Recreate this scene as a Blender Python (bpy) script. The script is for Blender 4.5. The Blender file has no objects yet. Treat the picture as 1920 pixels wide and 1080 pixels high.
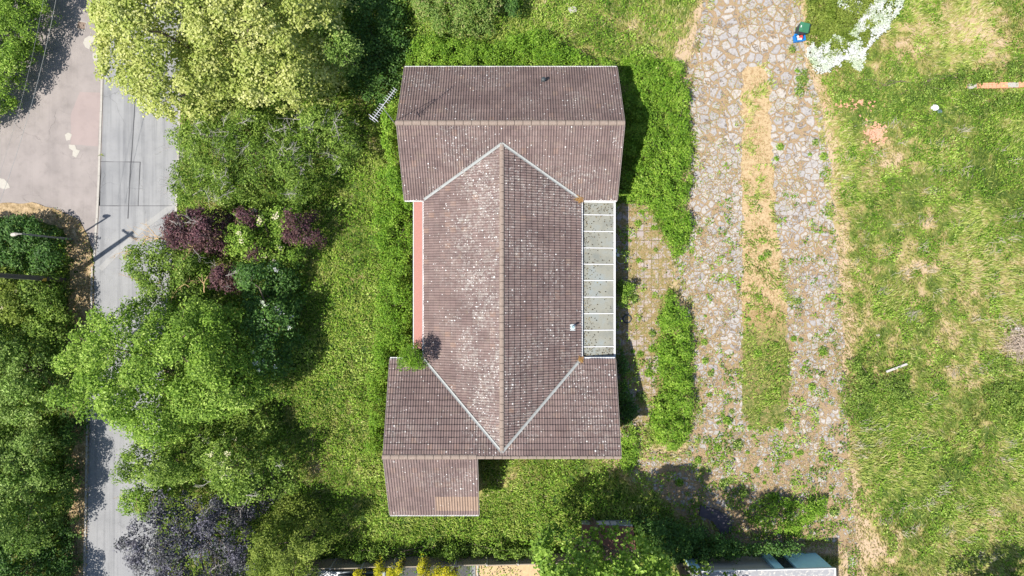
import bpy, math, random
import numpy as np
from mathutils import Vector
from mathutils.geometry import tessellate_polygon

random.seed(7)
rng = np.random.default_rng(11)
R = math.radians
H = 44.0          # camera height above the ground
F = 1320.0        # focal length in photo pixels
SC = bpy.context.scene
C = SC.collection

# ------------------------------------------------------------------ camera, sky, sun
cam = bpy.data.objects.new("camera", bpy.data.cameras.new("camera"))
C.objects.link(cam)
cam.location = (0, 0, H)
cam.rotation_euler = (0, 0, 0)
cam.data.sensor_width = 36
cam.data.lens = 36 * F / 1920
cam.data.clip_end = 2000
SC.camera = cam

SUN_EL = R(59)
sd = Vector((-0.845, -0.535, 0)).normalized()
to_sun = Vector((sd.x * math.cos(SUN_EL), sd.y * math.cos(SUN_EL), math.sin(SUN_EL)))
world = bpy.data.worlds.new("World")
SC.world = world
world.use_nodes = True
wn = world.node_tree
sky = wn.nodes.new("ShaderNodeTexSky")
sky.sky_type = 'NISHITA'
sky.sun_disc = False
sky.sun_elevation = SUN_EL
sky.sun_rotation = math.atan2(to_sun.x, to_sun.y)
wn.links.new(sky.outputs[0], wn.nodes["Background"].inputs[0])
wn.nodes["Background"].inputs[1].default_value = 0.11
sl = bpy.data.lights.new("sun", 'SUN')
sl.energy = 5.0
sl.angle = R(0.53)
sl.color = (1.0, 0.95, 0.87)
so = bpy.data.objects.new("sun", sl)
C.objects.link(so)
so.rotation_euler = to_sun.to_track_quat('Z', 'Y').to_euler()
SC.view_settings.view_transform = 'Standard'
SC.view_settings.look = 'None'
SC.view_settings.exposure = 0.7
SC.view_settings.gamma = 1
SC.cycles.max_bounces = 5
SC.cycles.diffuse_bounces = 3
SC.cycles.transmission_bounces = 3
SC.cycles.glossy_bounces = 2

# ------------------------------------------------------------------ helpers
def P(px, py, z=0.0):
    return ((px - 960) * (H - z) / F, (540 - py) * (H - z) / F, z)
def P2(px, py, z=0.0):
    a = P(px, py, z)
    return (a[0], a[1])
def poly_w(pts, z=0.0):
    return np.array([P2(x, y, z) for x, y in pts])

def tag(o, label=None, cat=None, group=None, kind=None):
    if label: o['label'] = label
    if cat: o['category'] = cat
    if group: o['group'] = group
    if kind: o['kind'] = kind
    return o

def empty(name, loc, label=None, cat=None, group=None, rz=0):
    o = bpy.data.objects.new(name, None)
    C.objects.link(o)
    o.location = loc
    o.rotation_euler = (0, 0, rz)
    o.empty_display_size = 0.3
    return tag(o, label, cat, group)

def link(name, me, parent=None):
    """mesh is in world coordinates; when parented it is offset by the parent's place"""
    o = bpy.data.objects.new(name, me)
    C.objects.link(o)
    if parent is not None:
        o.parent = parent
        L = Vector((0, 0, 0)); q = parent
        while q is not None:
            L += q.location; q = q.parent
        o.location = -L
    return o

def mesh_np(name, v, f, mat, parent=None, attrs=None, smooth=False):
    """v (n,3), f (m,k) arrays -> one object"""
    me = bpy.data.meshes.new(name)
    v = np.asarray(v, dtype=np.float32); f = np.asarray(f, dtype=np.int32)
    k = f.shape[1]
    me.vertices.add(len(v)); me.vertices.foreach_set("co", v.ravel())
    me.loops.add(f.size); me.loops.foreach_set("vertex_index", f.ravel())
    me.polygons.add(len(f)); me.polygons.foreach_set("loop_start", np.arange(0, f.size, k, dtype=np.int32))
    me.update(calc_edges=True)
    me.polygons.foreach_set("use_smooth", np.full(len(f), bool(smooth)))
    if attrs:
        for n, (dom, a) in attrs.items():
            at = me.attributes.new(n, 'FLOAT', dom)
            at.data.foreach_set("value", np.asarray(a, dtype=np.float32))
    me.materials.append(mat)
    return link(name, me, parent)

class MB:
    def __init__(s): s.v = []; s.f = []
    def add(s, vs, fs):
        b = len(s.v); s.v += [tuple(x) for x in vs]; s.f += [tuple(b + i for i in q) for q in fs]
    def box(s, x0, x1, y0, y1, z0, z1):
        s.add([(x0,y0,z0),(x1,y0,z0),(x1,y1,z0),(x0,y1,z0),(x0,y0,z1),(x1,y0,z1),(x1,y1,z1),(x0,y1,z1)],
              [(3,2,1,0),(4,5,6,7),(0,1,5,4),(1,2,6,5),(2,3,7,6),(3,0,4,7)])
    def bar(s, a, b, w, h, up=(0,0,1)):
        a = Vector(a); b = Vector(b); d = (b - a).normalized()
        u = Vector(up)
        if abs(d.dot(u)) > 0.98: u = Vector((1,0,0))
        x = d.cross(u).normalized() * (w/2); y = x.cross(d).normalized() * (h/2)
        vs = [p + i*x + j*y for p in (a, b) for i, j in ((-1,-1),(1,-1),(1,1),(-1,1))]
        s.add(vs, [(3,2,1,0),(4,5,6,7),(0,1,5,4),(1,2,6,5),(2,3,7,6),(3,0,4,7)])
    def tube(s, pts, rs, n=6):
        pts = [Vector(p) for p in pts]; rings = []
        b = len(s.v)
        for i, p in enumerate(pts):
            d = (pts[min(i+1, len(pts)-1)] - pts[max(i-1, 0)])
            if d.length < 1e-6: d = Vector((0,0,1))
            d.normalize()
            u = Vector((0,0,1)) if abs(d.z) < 0.9 else Vector((1,0,0))
            x = d.cross(u).normalized(); y = x.cross(d)
            for k in range(n):
                a = 2*math.pi*k/n
                s.v.append(tuple(p + (x*math.cos(a) + y*math.sin(a))*rs[i]))
        for i in range(len(pts)-1):
            for k in range(n):
                s.f.append((b+i*n+k, b+i*n+(k+1)%n, b+(i+1)*n+(k+1)%n, b+(i+1)*n+k))
        s.f.append(tuple(b+k for k in range(n))[::-1])
        s.f.append(tuple(b+(len(pts)-1)*n+k for k in range(n)))
    def prism(s, poly, z0, z1):
        n = len(poly)
        s.add([(x,y,z0) for x,y in poly] + [(x,y,z1) for x,y in poly],
              [tuple(range(n))[::-1], tuple(range(n,2*n))] + [(i,(i+1)%n,n+(i+1)%n,n+i) for i in range(n)])
    def build(s, name, mat, parent=None, smooth=False):
        me = bpy.data.meshes.new(name)
        me.from_pydata(s.v, [], s.f); me.update()
        me.polygons.foreach_set("use_smooth", [bool(smooth)]*len(me.polygons))
        me.materials.append(mat)
        return link(name, me, parent)

# value noise in the plane
_T = rng.random((256, 256))
def vnoise(x, y):
    xi = np.floor(x).astype(int); yi = np.floor(y).astype(int)
    fx = x - xi; fy = y - yi
    fx = fx*fx*(3-2*fx); fy = fy*fy*(3-2*fy)
    a = _T[xi % 256, yi % 256]; b = _T[(xi+1) % 256, yi % 256]
    c = _T[xi % 256, (yi+1) % 256]; d = _T[(xi+1) % 256, (yi+1) % 256]
    return (a*(1-fx)+b*fx)*(1-fy) + (c*(1-fx)+d*fx)*fy
def fbm(x, y, s=1.0, o=4, seed=0):
    r = 0; a = 0.5; t = 0
    for i in range(o):
        r = r + a*vnoise(x*s + 17.3*i + seed*31.7, y*s + 9.1*i + seed*13.3); t += a
        a *= 0.5; s *= 2.03
    return r/t

def sdf(px, py, poly):
    """signed distance, positive inside"""
    poly = np.asarray(poly); n = len(poly)
    d = np.full(px.shape, 1e9); ins = np.zeros(px.shape, bool)
    for i in range(n):
        ax, ay = poly[i]; bx, by = poly[(i+1) % n]
        ex, ey = bx-ax, by-ay
        t = np.clip(((px-ax)*ex + (py-ay)*ey)/(ex*ex+ey*ey+1e-12), 0, 1)
        d = np.minimum(d, (px-ax-t*ex)**2 + (py-ay-t*ey)**2)
        cond = ((ay > py) != (by > py)) & (px < (bx-ax)*(py-ay)/((by-ay) if by != ay else 1e-12) + ax)
        ins ^= cond
    d = np.sqrt(d)
    return np.where(ins, d, -d)
def smooth01(x, a, b):
    t = np.clip((x-a)/(b-a), 0, 1); return t*t*(3-2*t)

# ------------------------------------------------------------------ materials
def new_mat(name):
    m = bpy.data.materials.new(name); m.use_nodes = True
    nt = m.node_tree; b = nt.nodes["Principled BSDF"]
    b.inputs["Roughness"].default_value = 0.85
    b.inputs["Specular IOR Level"].default_value = 0.2
    return m, nt, b
def N(nt, t, **kw):
    n = nt.nodes.new(t)
    for k, v in kw.items(): setattr(n, k, v)
    return n
def ramp(nt, stops, fac=None):
    r = N(nt, "ShaderNodeValToRGB"); e = r.color_ramp.elements
    while len(e) < len(stops): e.new(0.5)
    for i, (p, c) in enumerate(stops):
        e[i].position = p; e[i].color = (*c, 1) if len(c) == 3 else c
    if fac is not None: nt.links.new(fac, r.inputs[0])
    return r.outputs[0]
def mix(nt, a, b, fac, blend='MIX'):
    m = N(nt, "ShaderNodeMix", data_type='RGBA', blend_type=blend)
    for s, v in ((m.inputs[0], fac), (m.inputs[6], a), (m.inputs[7], b)):
        if isinstance(v, (int, float)): s.default_value = v
        elif isinstance(v, tuple): s.default_value = (*v, 1) if len(v) == 3 else v
        else: nt.links.new(v, s)
    return m.outputs[2]
def math_n(nt, op, a, b=None, clamp=False):
    m = N(nt, "ShaderNodeMath", operation=op, use_clamp=clamp)
    for s, v in ((m.inputs[0], a), (m.inputs[1], b)):
        if v is None: continue
        if isinstance(v, (int, float)): s.default_value = v
        else: nt.links.new(v, s)
    return m.outputs[0]
def noise(nt, scale, detail=4, rough=0.55, vec=None, out=0):
    n = N(nt, "ShaderNodeTexNoise"); n.inputs["Scale"].default_value = scale
    n.inputs["Detail"].default_value = detail; n.inputs["Roughness"].default_value = rough
    if vec is None: vec = geo(nt)
    nt.links.new(vec, n.inputs["Vector"])
    return n.outputs[out]
def geo(nt):
    for n in nt.nodes:
        if n.type == 'NEW_GEOMETRY': return n.outputs["Position"]
    return N(nt, "ShaderNodeNewGeometry").outputs["Position"]
def attr(nt, name):
    a = N(nt, "ShaderNodeAttribute"); a.attribute_name = name; return a.outputs["Fac"]
def mapping(nt, scale=(1,1,1), rot=(0,0,0), loc=(0,0,0)):
    m = N(nt, "ShaderNodeMapping"); nt.links.new(geo(nt), m.inputs[0])
    m.inputs["Scale"].default_value = scale; m.inputs["Rotation"].default_value = rot; m.inputs["Location"].default_value = loc
    return m.outputs[0]
def bump(nt, b, h, dist=0.02, strength=1.0):
    n = N(nt, "ShaderNodeBump"); n.inputs["Distance"].default_value = dist; n.inputs["Strength"].default_value = strength
    nt.links.new(h, n.inputs["Height"]); nt.links.new(n.outputs[0], b.inputs["Normal"])

def flat_mat(name, col, rough=0.7, var=0.25, scale=6, metal=0.0, spec=0.3):
    m, nt, b = new_mat(name)
    c = mix(nt, tuple(x*(1-var) for x in col), tuple(min(1, x*(1+var)) for x in col), noise(nt, scale, 5, 0.65))
    nt.links.new(c, b.inputs["Base Color"]); b.inputs["Roughness"].default_value = rough
    b.inputs["Metallic"].default_value = metal; b.inputs["Specular IOR Level"].default_value = spec
    return m

def leaf_mat(name, stops, trans=0.35, rough=0.55, spec=0.25, gain=1.0):
    """stops: colours over the leaf's own random value"""
    m, nt, b = new_mat(name)
    col = ramp(nt, [(p, tuple(min(0.9, x*gain*w_) for x, w_ in zip(c_, (0.95, 1.04, 1.0) if gain > 1 else (1, 1, 1)))) for p, c_ in stops], attr(nt, "rnd"))
    n1 = noise(nt, 0.9, 3, 0.6)
    col = mix(nt, col, mix(nt, col, (0.75, 0.85, 0.6), 1.0, 'MULTIPLY'), ramp(nt, [(0.42, (0,0,0)), (0.62, (1,1,1))], n1))
    nt.links.new(col, b.inputs["Base Color"]); b.inputs["Roughness"].default_value = rough
    b.inputs["Specular IOR Level"].default_value = spec
    t = N(nt, "ShaderNodeBsdfTranslucent")
    nt.links.new(mix(nt, col, (1.0, 1.1, 0.5), 1.0, 'MULTIPLY'), t.inputs[0])
    ms = N(nt, "ShaderNodeMixShader"); ms.inputs[0].default_value = trans
    nt.links.new(b.outputs[0], ms.inputs[1]); nt.links.new(t.outputs[0], ms.inputs[2])
    nt.links.new(ms.outputs[0], nt.nodes["Material Output"].inputs[0])
    return m

M = {}
M['lime'] = leaf_mat('lime_leaves', [(0, (0.12,0.16,0.03)), (0.3, (0.32,0.36,0.08)), (0.65, (0.54,0.55,0.20)), (1, (0.74,0.71,0.38))])
M['bright'] = leaf_mat('bright_leaves', [(0, (0.038,0.075,0.010)), (0.45, (0.125,0.19,0.025)), (0.75, (0.26,0.33,0.06)), (1, (0.46,0.49,0.17))], gain=1.45)
M['mid'] = leaf_mat('mid_leaves', [(0, (0.025,0.05,0.009)), (0.5, (0.10,0.145,0.022)), (0.82, (0.235,0.285,0.06)), (1, (0.42,0.44,0.17))], gain=1.55)
M['cool'] = leaf_mat('cool_leaves', [(0, (0.03,0.055,0.012)), (0.5, (0.105,0.15,0.030)), (0.8, (0.235,0.285,0.085)), (1, (0.42,0.46,0.20))], gain=1.65)
M['dark'] = leaf_mat('dark_leaves', [(0, (0.018,0.042,0.009)), (0.5, (0.045,0.095,0.018)), (0.88, (0.12,0.19,0.04)), (1, (0.28,0.34,0.15))], spec=0.4, gain=1.6)
M['olive'] = leaf_mat('olive_leaves', [(0, (0.06,0.08,0.012)), (0.5, (0.15,0.18,0.03)), (0.85, (0.26,0.28,0.06)), (1, (0.36,0.36,0.11))], gain=1.35)
M['gold'] = leaf_mat('golden_leaves', [(0, (0.30,0.30,0.01)), (0.5, (0.58,0.52,0.02)), (1, (0.80,0.70,0.08))])
M['plum'] = leaf_mat('plum_leaves', [(0, (0.03,0.012,0.020)), (0.5, (0.085,0.032,0.045)), (0.85, (0.19,0.085,0.095)), (1, (0.32,0.19,0.19))], trans=0.2, spec=0.4)
M['purple'] = leaf_mat('purple_leaves', [(0, (0.018,0.014,0.028)), (0.5, (0.05,0.042,0.062)), (0.84, (0.14,0.125,0.17)), (0.95, (0.30,0.29,0.32)), (1, (0.28,0.33,0.10))], trans=0.12, spec=0.6, gain=1.3)
M['pinkish'] = leaf_mat('pink_tip_leaves', [(0, (0.06,0.10,0.02)), (0.45, (0.15,0.22,0.05)), (0.7, (0.26,0.28,0.09)), (1, (0.42,0.27,0.20))], gain=1.3)
M['weed'] = leaf_mat('weed_leaves', [(0, (0.04,0.085,0.008)), (0.5, (0.135,0.225,0.020)), (0.82, (0.27,0.355,0.05)), (1, (0.43,0.47,0.14))], gain=1.32)
M['white'] = leaf_mat('white_petals', [(0, (0.46,0.48,0.50)), (1, (0.70,0.70,0.71))], trans=0.25)
M['cream'] = leaf_mat('cream_petals', [(0, (0.52,0.44,0.30)), (1, (0.75,0.70,0.52))], trans=0.2)
M['litter'] = leaf_mat('dead_leaf', [(0, (0.03,0.022,0.016)), (0.7, (0.10,0.07,0.04)), (1, (0.30,0.22,0.12))], trans=0.05)
M['needles'] = leaf_mat('orange_needles', [(0, (0.25,0.12,0.04)), (1, (0.50,0.30,0.13))], trans=0.05)
M['bark'] = flat_mat('bark', (0.13,0.10,0.075), 0.9, 0.4, 14)
M['twig'] = flat_mat('grey_twig', (0.36,0.33,0.31), 0.8, 0.35, 9)
M['tanbranch'] = flat_mat('dead_tan_branch', (0.50,0.34,0.18), 0.8, 0.35, 9)
M['stalk'] = flat_mat('dead_stalk', (0.42,0.38,0.29), 0.9, 0.3, 8)
M['whitepaint'] = flat_mat('white_plastic', (0.56,0.56,0.56), 0.5, 0.08, 5)
M['lead'] = flat_mat('grey_valley_lining', (0.29,0.30,0.29), 0.6, 0.25, 5)
M['leadlight'] = flat_mat('pale_lead', (0.50,0.54,0.54), 0.5, 0.2, 9)
M['darkmetal'] = flat_mat('dark_metal', (0.035,0.045,0.05), 0.5, 0.3, 9)
M['alu'] = flat_mat('aluminium', (0.50,0.50,0.52), 0.35, 0.1, 9, metal=0.3)
M['concrete'] = flat_mat('concrete', (0.34,0.32,0.29), 0.9, 0.25, 8)
M['tar'] = flat_mat('tar', (0.07,0.07,0.075), 0.9, 0.3, 5)

def brick_mat(name, c1, c2, mortar, sc=1.0):
    m, nt, b = new_mat(name)
    t = N(nt, "ShaderNodeTexBrick"); tc = N(nt, "ShaderNodeTexCoord")
    mp = N(nt, "ShaderNodeVectorMath", operation='MULTIPLY')
    # bricks laid on any upright face: horizontal run = x+y, courses = z
    s = N(nt, "ShaderNodeSeparateXYZ"); nt.links.new(geo(nt), s.inputs[0])
    cmb = N(nt, "ShaderNodeCombineXYZ")
    nt.links.new(math_n(nt, 'ADD', s.outputs[0], s.outputs[1]), cmb.inputs[0]); nt.links.new(s.outputs[2], cmb.inputs[1])
    nt.links.new(cmb.outputs[0], t.inputs[0])
    t.inputs["Scale"].default_value = 1/sc; t.inputs["Brick Width"].default_value = 0.225; t.inputs["Row Height"].default_value = 0.075
    t.inputs["Mortar Size"].default_value = 0.006
    t.inputs["Color1"].default_value = (*c1, 1); t.inputs["Color2"].default_value = (*c2, 1); t.inputs["Mortar"].default_value = (*mortar, 1)
    nt.links.new(mix(nt, t.outputs[0], (0.7,0.7,0.7), math_n(nt, 'MULTIPLY', noise(nt, 3), 0.4), 'MULTIPLY'), b.inputs["Base Color"])
    return m
M['brick'] = brick_mat('brick_wall', (0.34,0.15,0.09), (0.26,0.11,0.07), (0.4,0.37,0.33))

# roof tile
def tile_mat(name, lichen, base=(0.195,0.138,0.124)):
    m, nt, b = new_mat(name)
    r = attr(nt, "rnd")
    c = ramp(nt, [(0, tuple(x*0.88 for x in base)), (0.6, base), (0.95, tuple(x*1.08 for x in base)), (1, (base[0]*1.2, base[1]*1.12, base[2]*0.98))], r)
    # weathering: broad and fine
    c = mix(nt, c, mix(nt, c, (0.72,0.70,0.72), 1.0, 'MULTIPLY'), ramp(nt, [(0.40,(0,0,0)),(0.65,(1,1,1))], noise(nt, 0.7, 5, 0.6)))
    c = mix(nt, c, (0.30,0.24,0.17), math_n(nt, 'MULTIPLY', ramp(nt, [(0.55,(0,0,0)),(0.75,(1,1,1))], noise(nt, 2.2, 6, 0.7)), 0.45))
    c = mix(nt, c, (0.10,0.085,0.075), math_n(nt, 'MULTIPLY', ramp(nt, [(0.52,(0,0,0)),(0.70,(1,1,1))], noise(nt, 9, 5, 0.7)), 0.5))
    # grey lichen haze and white spots
    lic = attr(nt, "lich")
    hz = ramp(nt, [(0.46,(0,0,0)),(0.66,(1,1,1))], noise(nt, 5, 6, 0.75))
    c = mix(nt, c, (0.42,0.40,0.36), math_n(nt, 'MULTIPLY', math_n(nt, 'MULTIPLY', hz, lic), 0.75))
    for sc, th, k in ((5.5, 0.20, 0.30), (9, 0.24, 0.36), (3.0, 0.15, 0.16)):
        v = N(nt, "ShaderNodeTexVoronoi"); v.inputs["Scale"].default_value = sc
        nv = N(nt, "ShaderNodeVectorMath", operation='ADD'); nt.links.new(geo(nt), nv.inputs[0])
        nn = N(nt, "ShaderNodeTexNoise"); nn.inputs["Scale"].default_value = 14; nt.links.new(geo(nt), nn.inputs["Vector"])
        sc2 = N(nt, "ShaderNodeVectorMath", operation='SCALE'); nt.links.new(nn.outputs["Color"], sc2.inputs[0]); sc2.inputs["Scale"].default_value = 0.06
        nt.links.new(sc2.outputs[0], nv.inputs[1]); nt.links.new(nv.outputs[0], v.inputs["Vector"])
        sepc = N(nt, "ShaderNodeSeparateColor"); nt.links.new(v.outputs["Color"], sepc.inputs[0])
        # fewer cells bear a spot where 'lich' is low
        has = math_n(nt, 'LESS_THAN', sepc.outputs[0], math_n(nt, 'ADD', math_n(nt, 'MULTIPLY', lic, lichen*k*2.2), k*0.14))
        rad = math_n(nt, 'MULTIPLY', math_n(nt, 'ADD', math_n(nt, 'MULTIPLY', sepc.outputs[1], 0.9), 0.35), th)
        spot = math_n(nt, 'MULTIPLY', math_n(nt, 'LESS_THAN', v.outputs["Distance"], rad), has)
        c = mix(nt, c, mix(nt, (0.42,0.40,0.37), (0.74,0.73,0.71), sepc.outputs[2]), math_n(nt, 'MULTIPLY', spot, 0.9))
    pt = attr(nt, "patch")
    c = mix(nt, c, (0.36,0.25,0.17), math_n(nt, 'MULTIPLY', pt, 0.6))
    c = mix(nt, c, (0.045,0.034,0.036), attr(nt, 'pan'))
    c = mix(nt, c, (0.02,0.016,0.017), attr(nt, 'joint'))  # course joint dirt plus the shade painted under each tile edge
    nt.links.new(c, b.inputs["Base Color"]); b.inputs["Roughness"].default_value = 0.8
    b.inputs["Specular IOR Level"].default_value = 0.3
    return m
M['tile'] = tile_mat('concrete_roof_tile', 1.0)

def plate_mat(name, base, rough=0.6, scale=3, moss=0.3, mosscol=(0.12,0.10,0.07)):
    m, nt, b = new_mat(name)
    c = mix(nt, tuple(x*0.85 for x in base), tuple(min(1,x*1.15) for x in base), noise(nt, scale, 5, 0.6))
    c = mix(nt, c, mosscol, math_n(nt, 'MULTIPLY', ramp(nt, [(0.5,(0,0,0)),(0.72,(1,1,1))], noise(nt, scale*3.7, 6, 0.7)), moss))
    nt.links.new(c, b.inputs["Base Color"]); b.inputs["Roughness"].default_value = rough
    return m
M['ridge'] = plate_mat('ridge_tile', (0.215,0.165,0.135), 0.85, 5, 0.5, (0.40,0.38,0.33))
M['pinkroof'] = plate_mat('red_felt', (0.33,0.155,0.13), 0.8, 9, 0.6, (0.25,0.15,0.12))
M['lightblue'] = plate_mat('pale_blue_paint', (0.42,0.68,0.76), 0.6, 2, 0.15, (0.25,0.35,0.36))
M['render'] = plate_mat('grey_board', (0.34,0.31,0.26), 0.9, 2, 0.3)
M['felt'] = plate_mat('mineral_felt', (0.25,0.25,0.26), 0.9, 1.6, 0.85, (0.62,0.58,0.50))
M['fencewood'] = plate_mat('weathered_fence_wood', (0.25,0.215,0.165), 0.9, 4, 0.4)
M['rustroof'] = plate_mat('brown_shed_roof', (0.16,0.075,0.055), 0.9, 4, 0.5)

# ------------------------------------------------------------------ ground outlines (photo pixels at ground level)
ROAD = [(197,-900),(197,-30),(190,200),(183,400),(176,480),(174,600),(166,700),(165,850),(160,1080),(155,2200),(292,2200),(292,1080),(300,900),(310,600),(332,400),(337,300),(345,0),(345,-900)]
APRON = [(200,-900),(200,-30),(194,200),(187,400),(180,480),(165,450),(150,420),(110,398),(60,384),(0,384),(-900,390),(-900,-900)]
VERGE = [(-60,384),(0,382),(60,380),(110,394),(150,416),(168,448),(176,500),(176,600),(168,700),(166,850),(161,1080),(158,1400),(120,1400),(125,700),(132,500),(120,430),(60,410),(-60,410)]
DRIVE = [(1322,-900),(1322,0),(1305,60),(1290,120),(1292,300),(1294,430),(1270,480),(1262,520),(1282,560),(1300,640),(1302,780),(1290,845),(1230,850),(1170,835),(1150,870),(1180,900),(1240,930),(1300,980),(1400,1010),(1470,1020),(1590,1030),(1580,1200),(1615,1200),(1612,1060),(1600,950),(1592,850),(1582,700),(1578,560),(1562,400),(1556,280),(1535,190),(1510,120),(1505,60),(1502,0),(1502,-900)]
MEDIAN = [(1400,125),(1430,122),(1442,150),(1446,250),(1455,400),(1468,520),(1478,650),(1480,760),(1462,800),(1410,805),(1392,770),(1391,600),(1391,400),(1391,250),(1392,150)]
PATIO = [(1150,378),(1215,385),(1245,450),(1262,480),(1262,530),(1240,560),(1235,640),(1240,720),(1215,800),(1200,835),(1160,835),(1150,700)]
w_road, w_apron, w_drive, w_median, w_patio, w_verge = (poly_w(q) for q in (ROAD, APRON, DRIVE, MEDIAN, PATIO, VERGE))
HOUSE = np.array([(-6.3,13),(6.2,13),(6.2,-9.4),(-1.9,-9.4),(-1.9,-13.3),(-7.2,-13.3),(-7.2,-4.1),(-6.3,-4.1)])

# ground: one sheet, fine near the plot, coarse to the horizon
def axis(lo, hi, step):
    a = list(np.arange(lo, hi+1e-6, step)); s = step
    e = hi; out = []
    while e < 900: s *= 1.5; e += s; out.append(e)
    s = step; e = lo; pre = []
    while e > -900: s *= 1.5; e -= s; pre.append(e)
    return np.array(pre[::-1] + a + out)
gx = axis(-38, 38, 0.17); gy = axis(-25, 25, 0.17)
GX, GY = np.meshgrid(gx, gy)
def hard_sd(x, y):
    d = np.full(x.shape, -1e9)
    for q in (w_road, w_apron, w_drive, w_patio, HOUSE):
        d = np.maximum(d, sdf(x, y, q))
    return d
gHard = hard_sd(GX, GY)
def ground_h_raw(x, y, hd):
    inside = smooth01(-hd, 0.15, 1.6)
    far = 1 - smooth01(np.maximum(np.abs(x)-33, np.abs(y)-20), 0, 4)
    return inside*far*(0.28*(fbm(x, y, 0.35, 4, 3)-0.35) + 0.16*(fbm(x, y, 1.6, 3, 5)-0.4)).clip(0, 1)
gz = ground_h_raw(GX, GY, gHard)
def ground_z(x, y):
    return ground_h_raw(x, y, hard_sd(x, y))

def blob(x, y, px, py, r, ax=1.0):
    cx, cy = P2(px, py); r = r/30.0
    return np.exp(-(((x-cx)/ax)**2 + (y-cy)**2)/(r*r))
LUSH = [(720,450,130,0.6),(720,760,120,0.6),(880,90,90,1.8),(600,640,80,1),(1240,250,120,0.4),(1700,200,45,4),(1640,760,60,1.2),(1895,760,60,0.8),(700,80,90,1),(1100,930,60,2),(830,1010,60,4),(1740,900,120,1.3),(1260,900,50,1),(1860,320,70,2)]
DRYB = [(1530,230,45,0.7),(1700,85,35,1),(1830,60,45,2),(1240,90,35,1.6),(1275,100,60,0.8),(1190,45,30,2),(1780,495,12,11),(1640,250,16,1.1),(1700,300,40,2),(1780,640,16,1.6),(1900,640,28,1.3),(1590,900,30,0.6),(1600,960,60,0.7),(1800,700,20,2),(1680,1020,50,1.5),(1860,970,30,1.5),(670,520,12,1.2),(600,880,18,1),(1250,870,50,1.3),(1600,60,30,0.9),(690,640,18,1),(1110,100,25,1.6),(955,900,30,2)]
def dryness(x, y):
    d = 0.485 + 0.4*(fbm(x, y, 0.45, 5, 8)-0.5) + 1.25*(fbm(x, y, 2.1, 4, 9)-0.5)
    right = smooth01(x, 9, 20)
    d = d - 0.02*right - 0.22*(1-right)
    for a in LUSH: d = d - 0.32*blob(x, y, *a)
    for a in DRYB: d = d + 0.30*blob(x, y, *a)
    dd = sdf(x, y, w_drive)
    d = d + 0.55*np.exp(-(dd/0.7)**2)*(dd < 0.2)
    return d.clip(0, 1)
far_ = smooth01(np.maximum(np.abs(GX)-32, np.abs(GY)-19), 0, 4)
gd = dryness(GX, GY)*(1-far_) + 0.42*far_
def grid_faces(nx, ny):
    i = np.arange(nx*ny).reshape(ny, nx)
    return np.stack([i[:-1,:-1], i[:-1,1:], i[1:,1:], i[1:,:-1]], -1).reshape(-1, 4)

m, nt, b = new_mat('ground_soil_and_grass'); M['ground'] = m
d = attr(nt, "dry")
nf = noise(nt, 7, 9, 0.85)
d2 = math_n(nt, 'ADD', d, math_n(nt, 'MULTIPLY', math_n(nt, 'SUBTRACT', nf, 0.5), 1.6), True)
c = ramp(nt, [(0.0,(0.035,0.07,0.012)),(0.35,(0.11,0.155,0.03)),(0.55,(0.23,0.225,0.065)),(0.75,(0.36,0.28,0.14)),(1.0,(0.44,0.33,0.23))], d2)
c = mix(nt, c, (0.6,0.6,0.6), math_n(nt, 'MULTIPLY', ramp(nt, [(0.5,(0,0,0)),(0.7,(1,1,1))], noise(nt, 28, 4, 0.7)), 0.5), 'MULTIPLY')
nt.links.new(c, b.inputs["Base Color"]); b.inputs["Roughness"].default_value = 0.95
bump(nt, b, nf, 0.06)
g = mesh_np('ground', np.stack([GX, GY, gz], -1).reshape(-1,3), grid_faces(len(gx), len(gy)), M['ground'], None, {'dry': ('POINT', gd.ravel())}, True)
tag(g, kind='structure')

def ragged_outline(poly, amp, step=0.14, sc=1.1, seed=1):
    out = []
    n = len(poly)
    for i in range(n):
        a = np.array(poly[i]); bb = np.array(poly[(i+1) % n]); L = np.linalg.norm(bb-a)
        if L > 60: k = 1
        else: k = max(1, int(L/step))
        nrm = np.array([-(bb-a)[1], (bb-a)[0]])/max(L, 1e-6)
        for j in range(k):
            p = a + (bb-a)*j/k
            o = (fbm(np.array([p[0]]), np.array([p[1]]), sc, 4, seed)[0]-0.5)*2*amp
            out.append(p + nrm*o)
    return out
def sheet(name, poly, z, mat, amp=0.0, step=0.14, sc=1.1, kind='structure', seed=1, parent=None):
    q = ragged_outline(poly, amp, step, sc, seed) if amp > 0 else [np.array(p) for p in poly]
    tri = tessellate_polygon([[Vector((p[0], p[1], 0)) for p in q]])
    me = bpy.data.meshes.new(name)
    me.from_pydata([(p[0], p[1], z) for p in q], [], [tuple(t) for t in tri])
    me.update()
    # all faces up
    nz = np.zeros(len(me.polygons)*3); me.polygons.foreach_get("normal", nz)
    if nz[2::3].mean() < 0: me.flip_normals()
    me.materials.append(mat)
    o = link(name, me, parent)
    if kind: o['kind'] = kind
    return o

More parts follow.
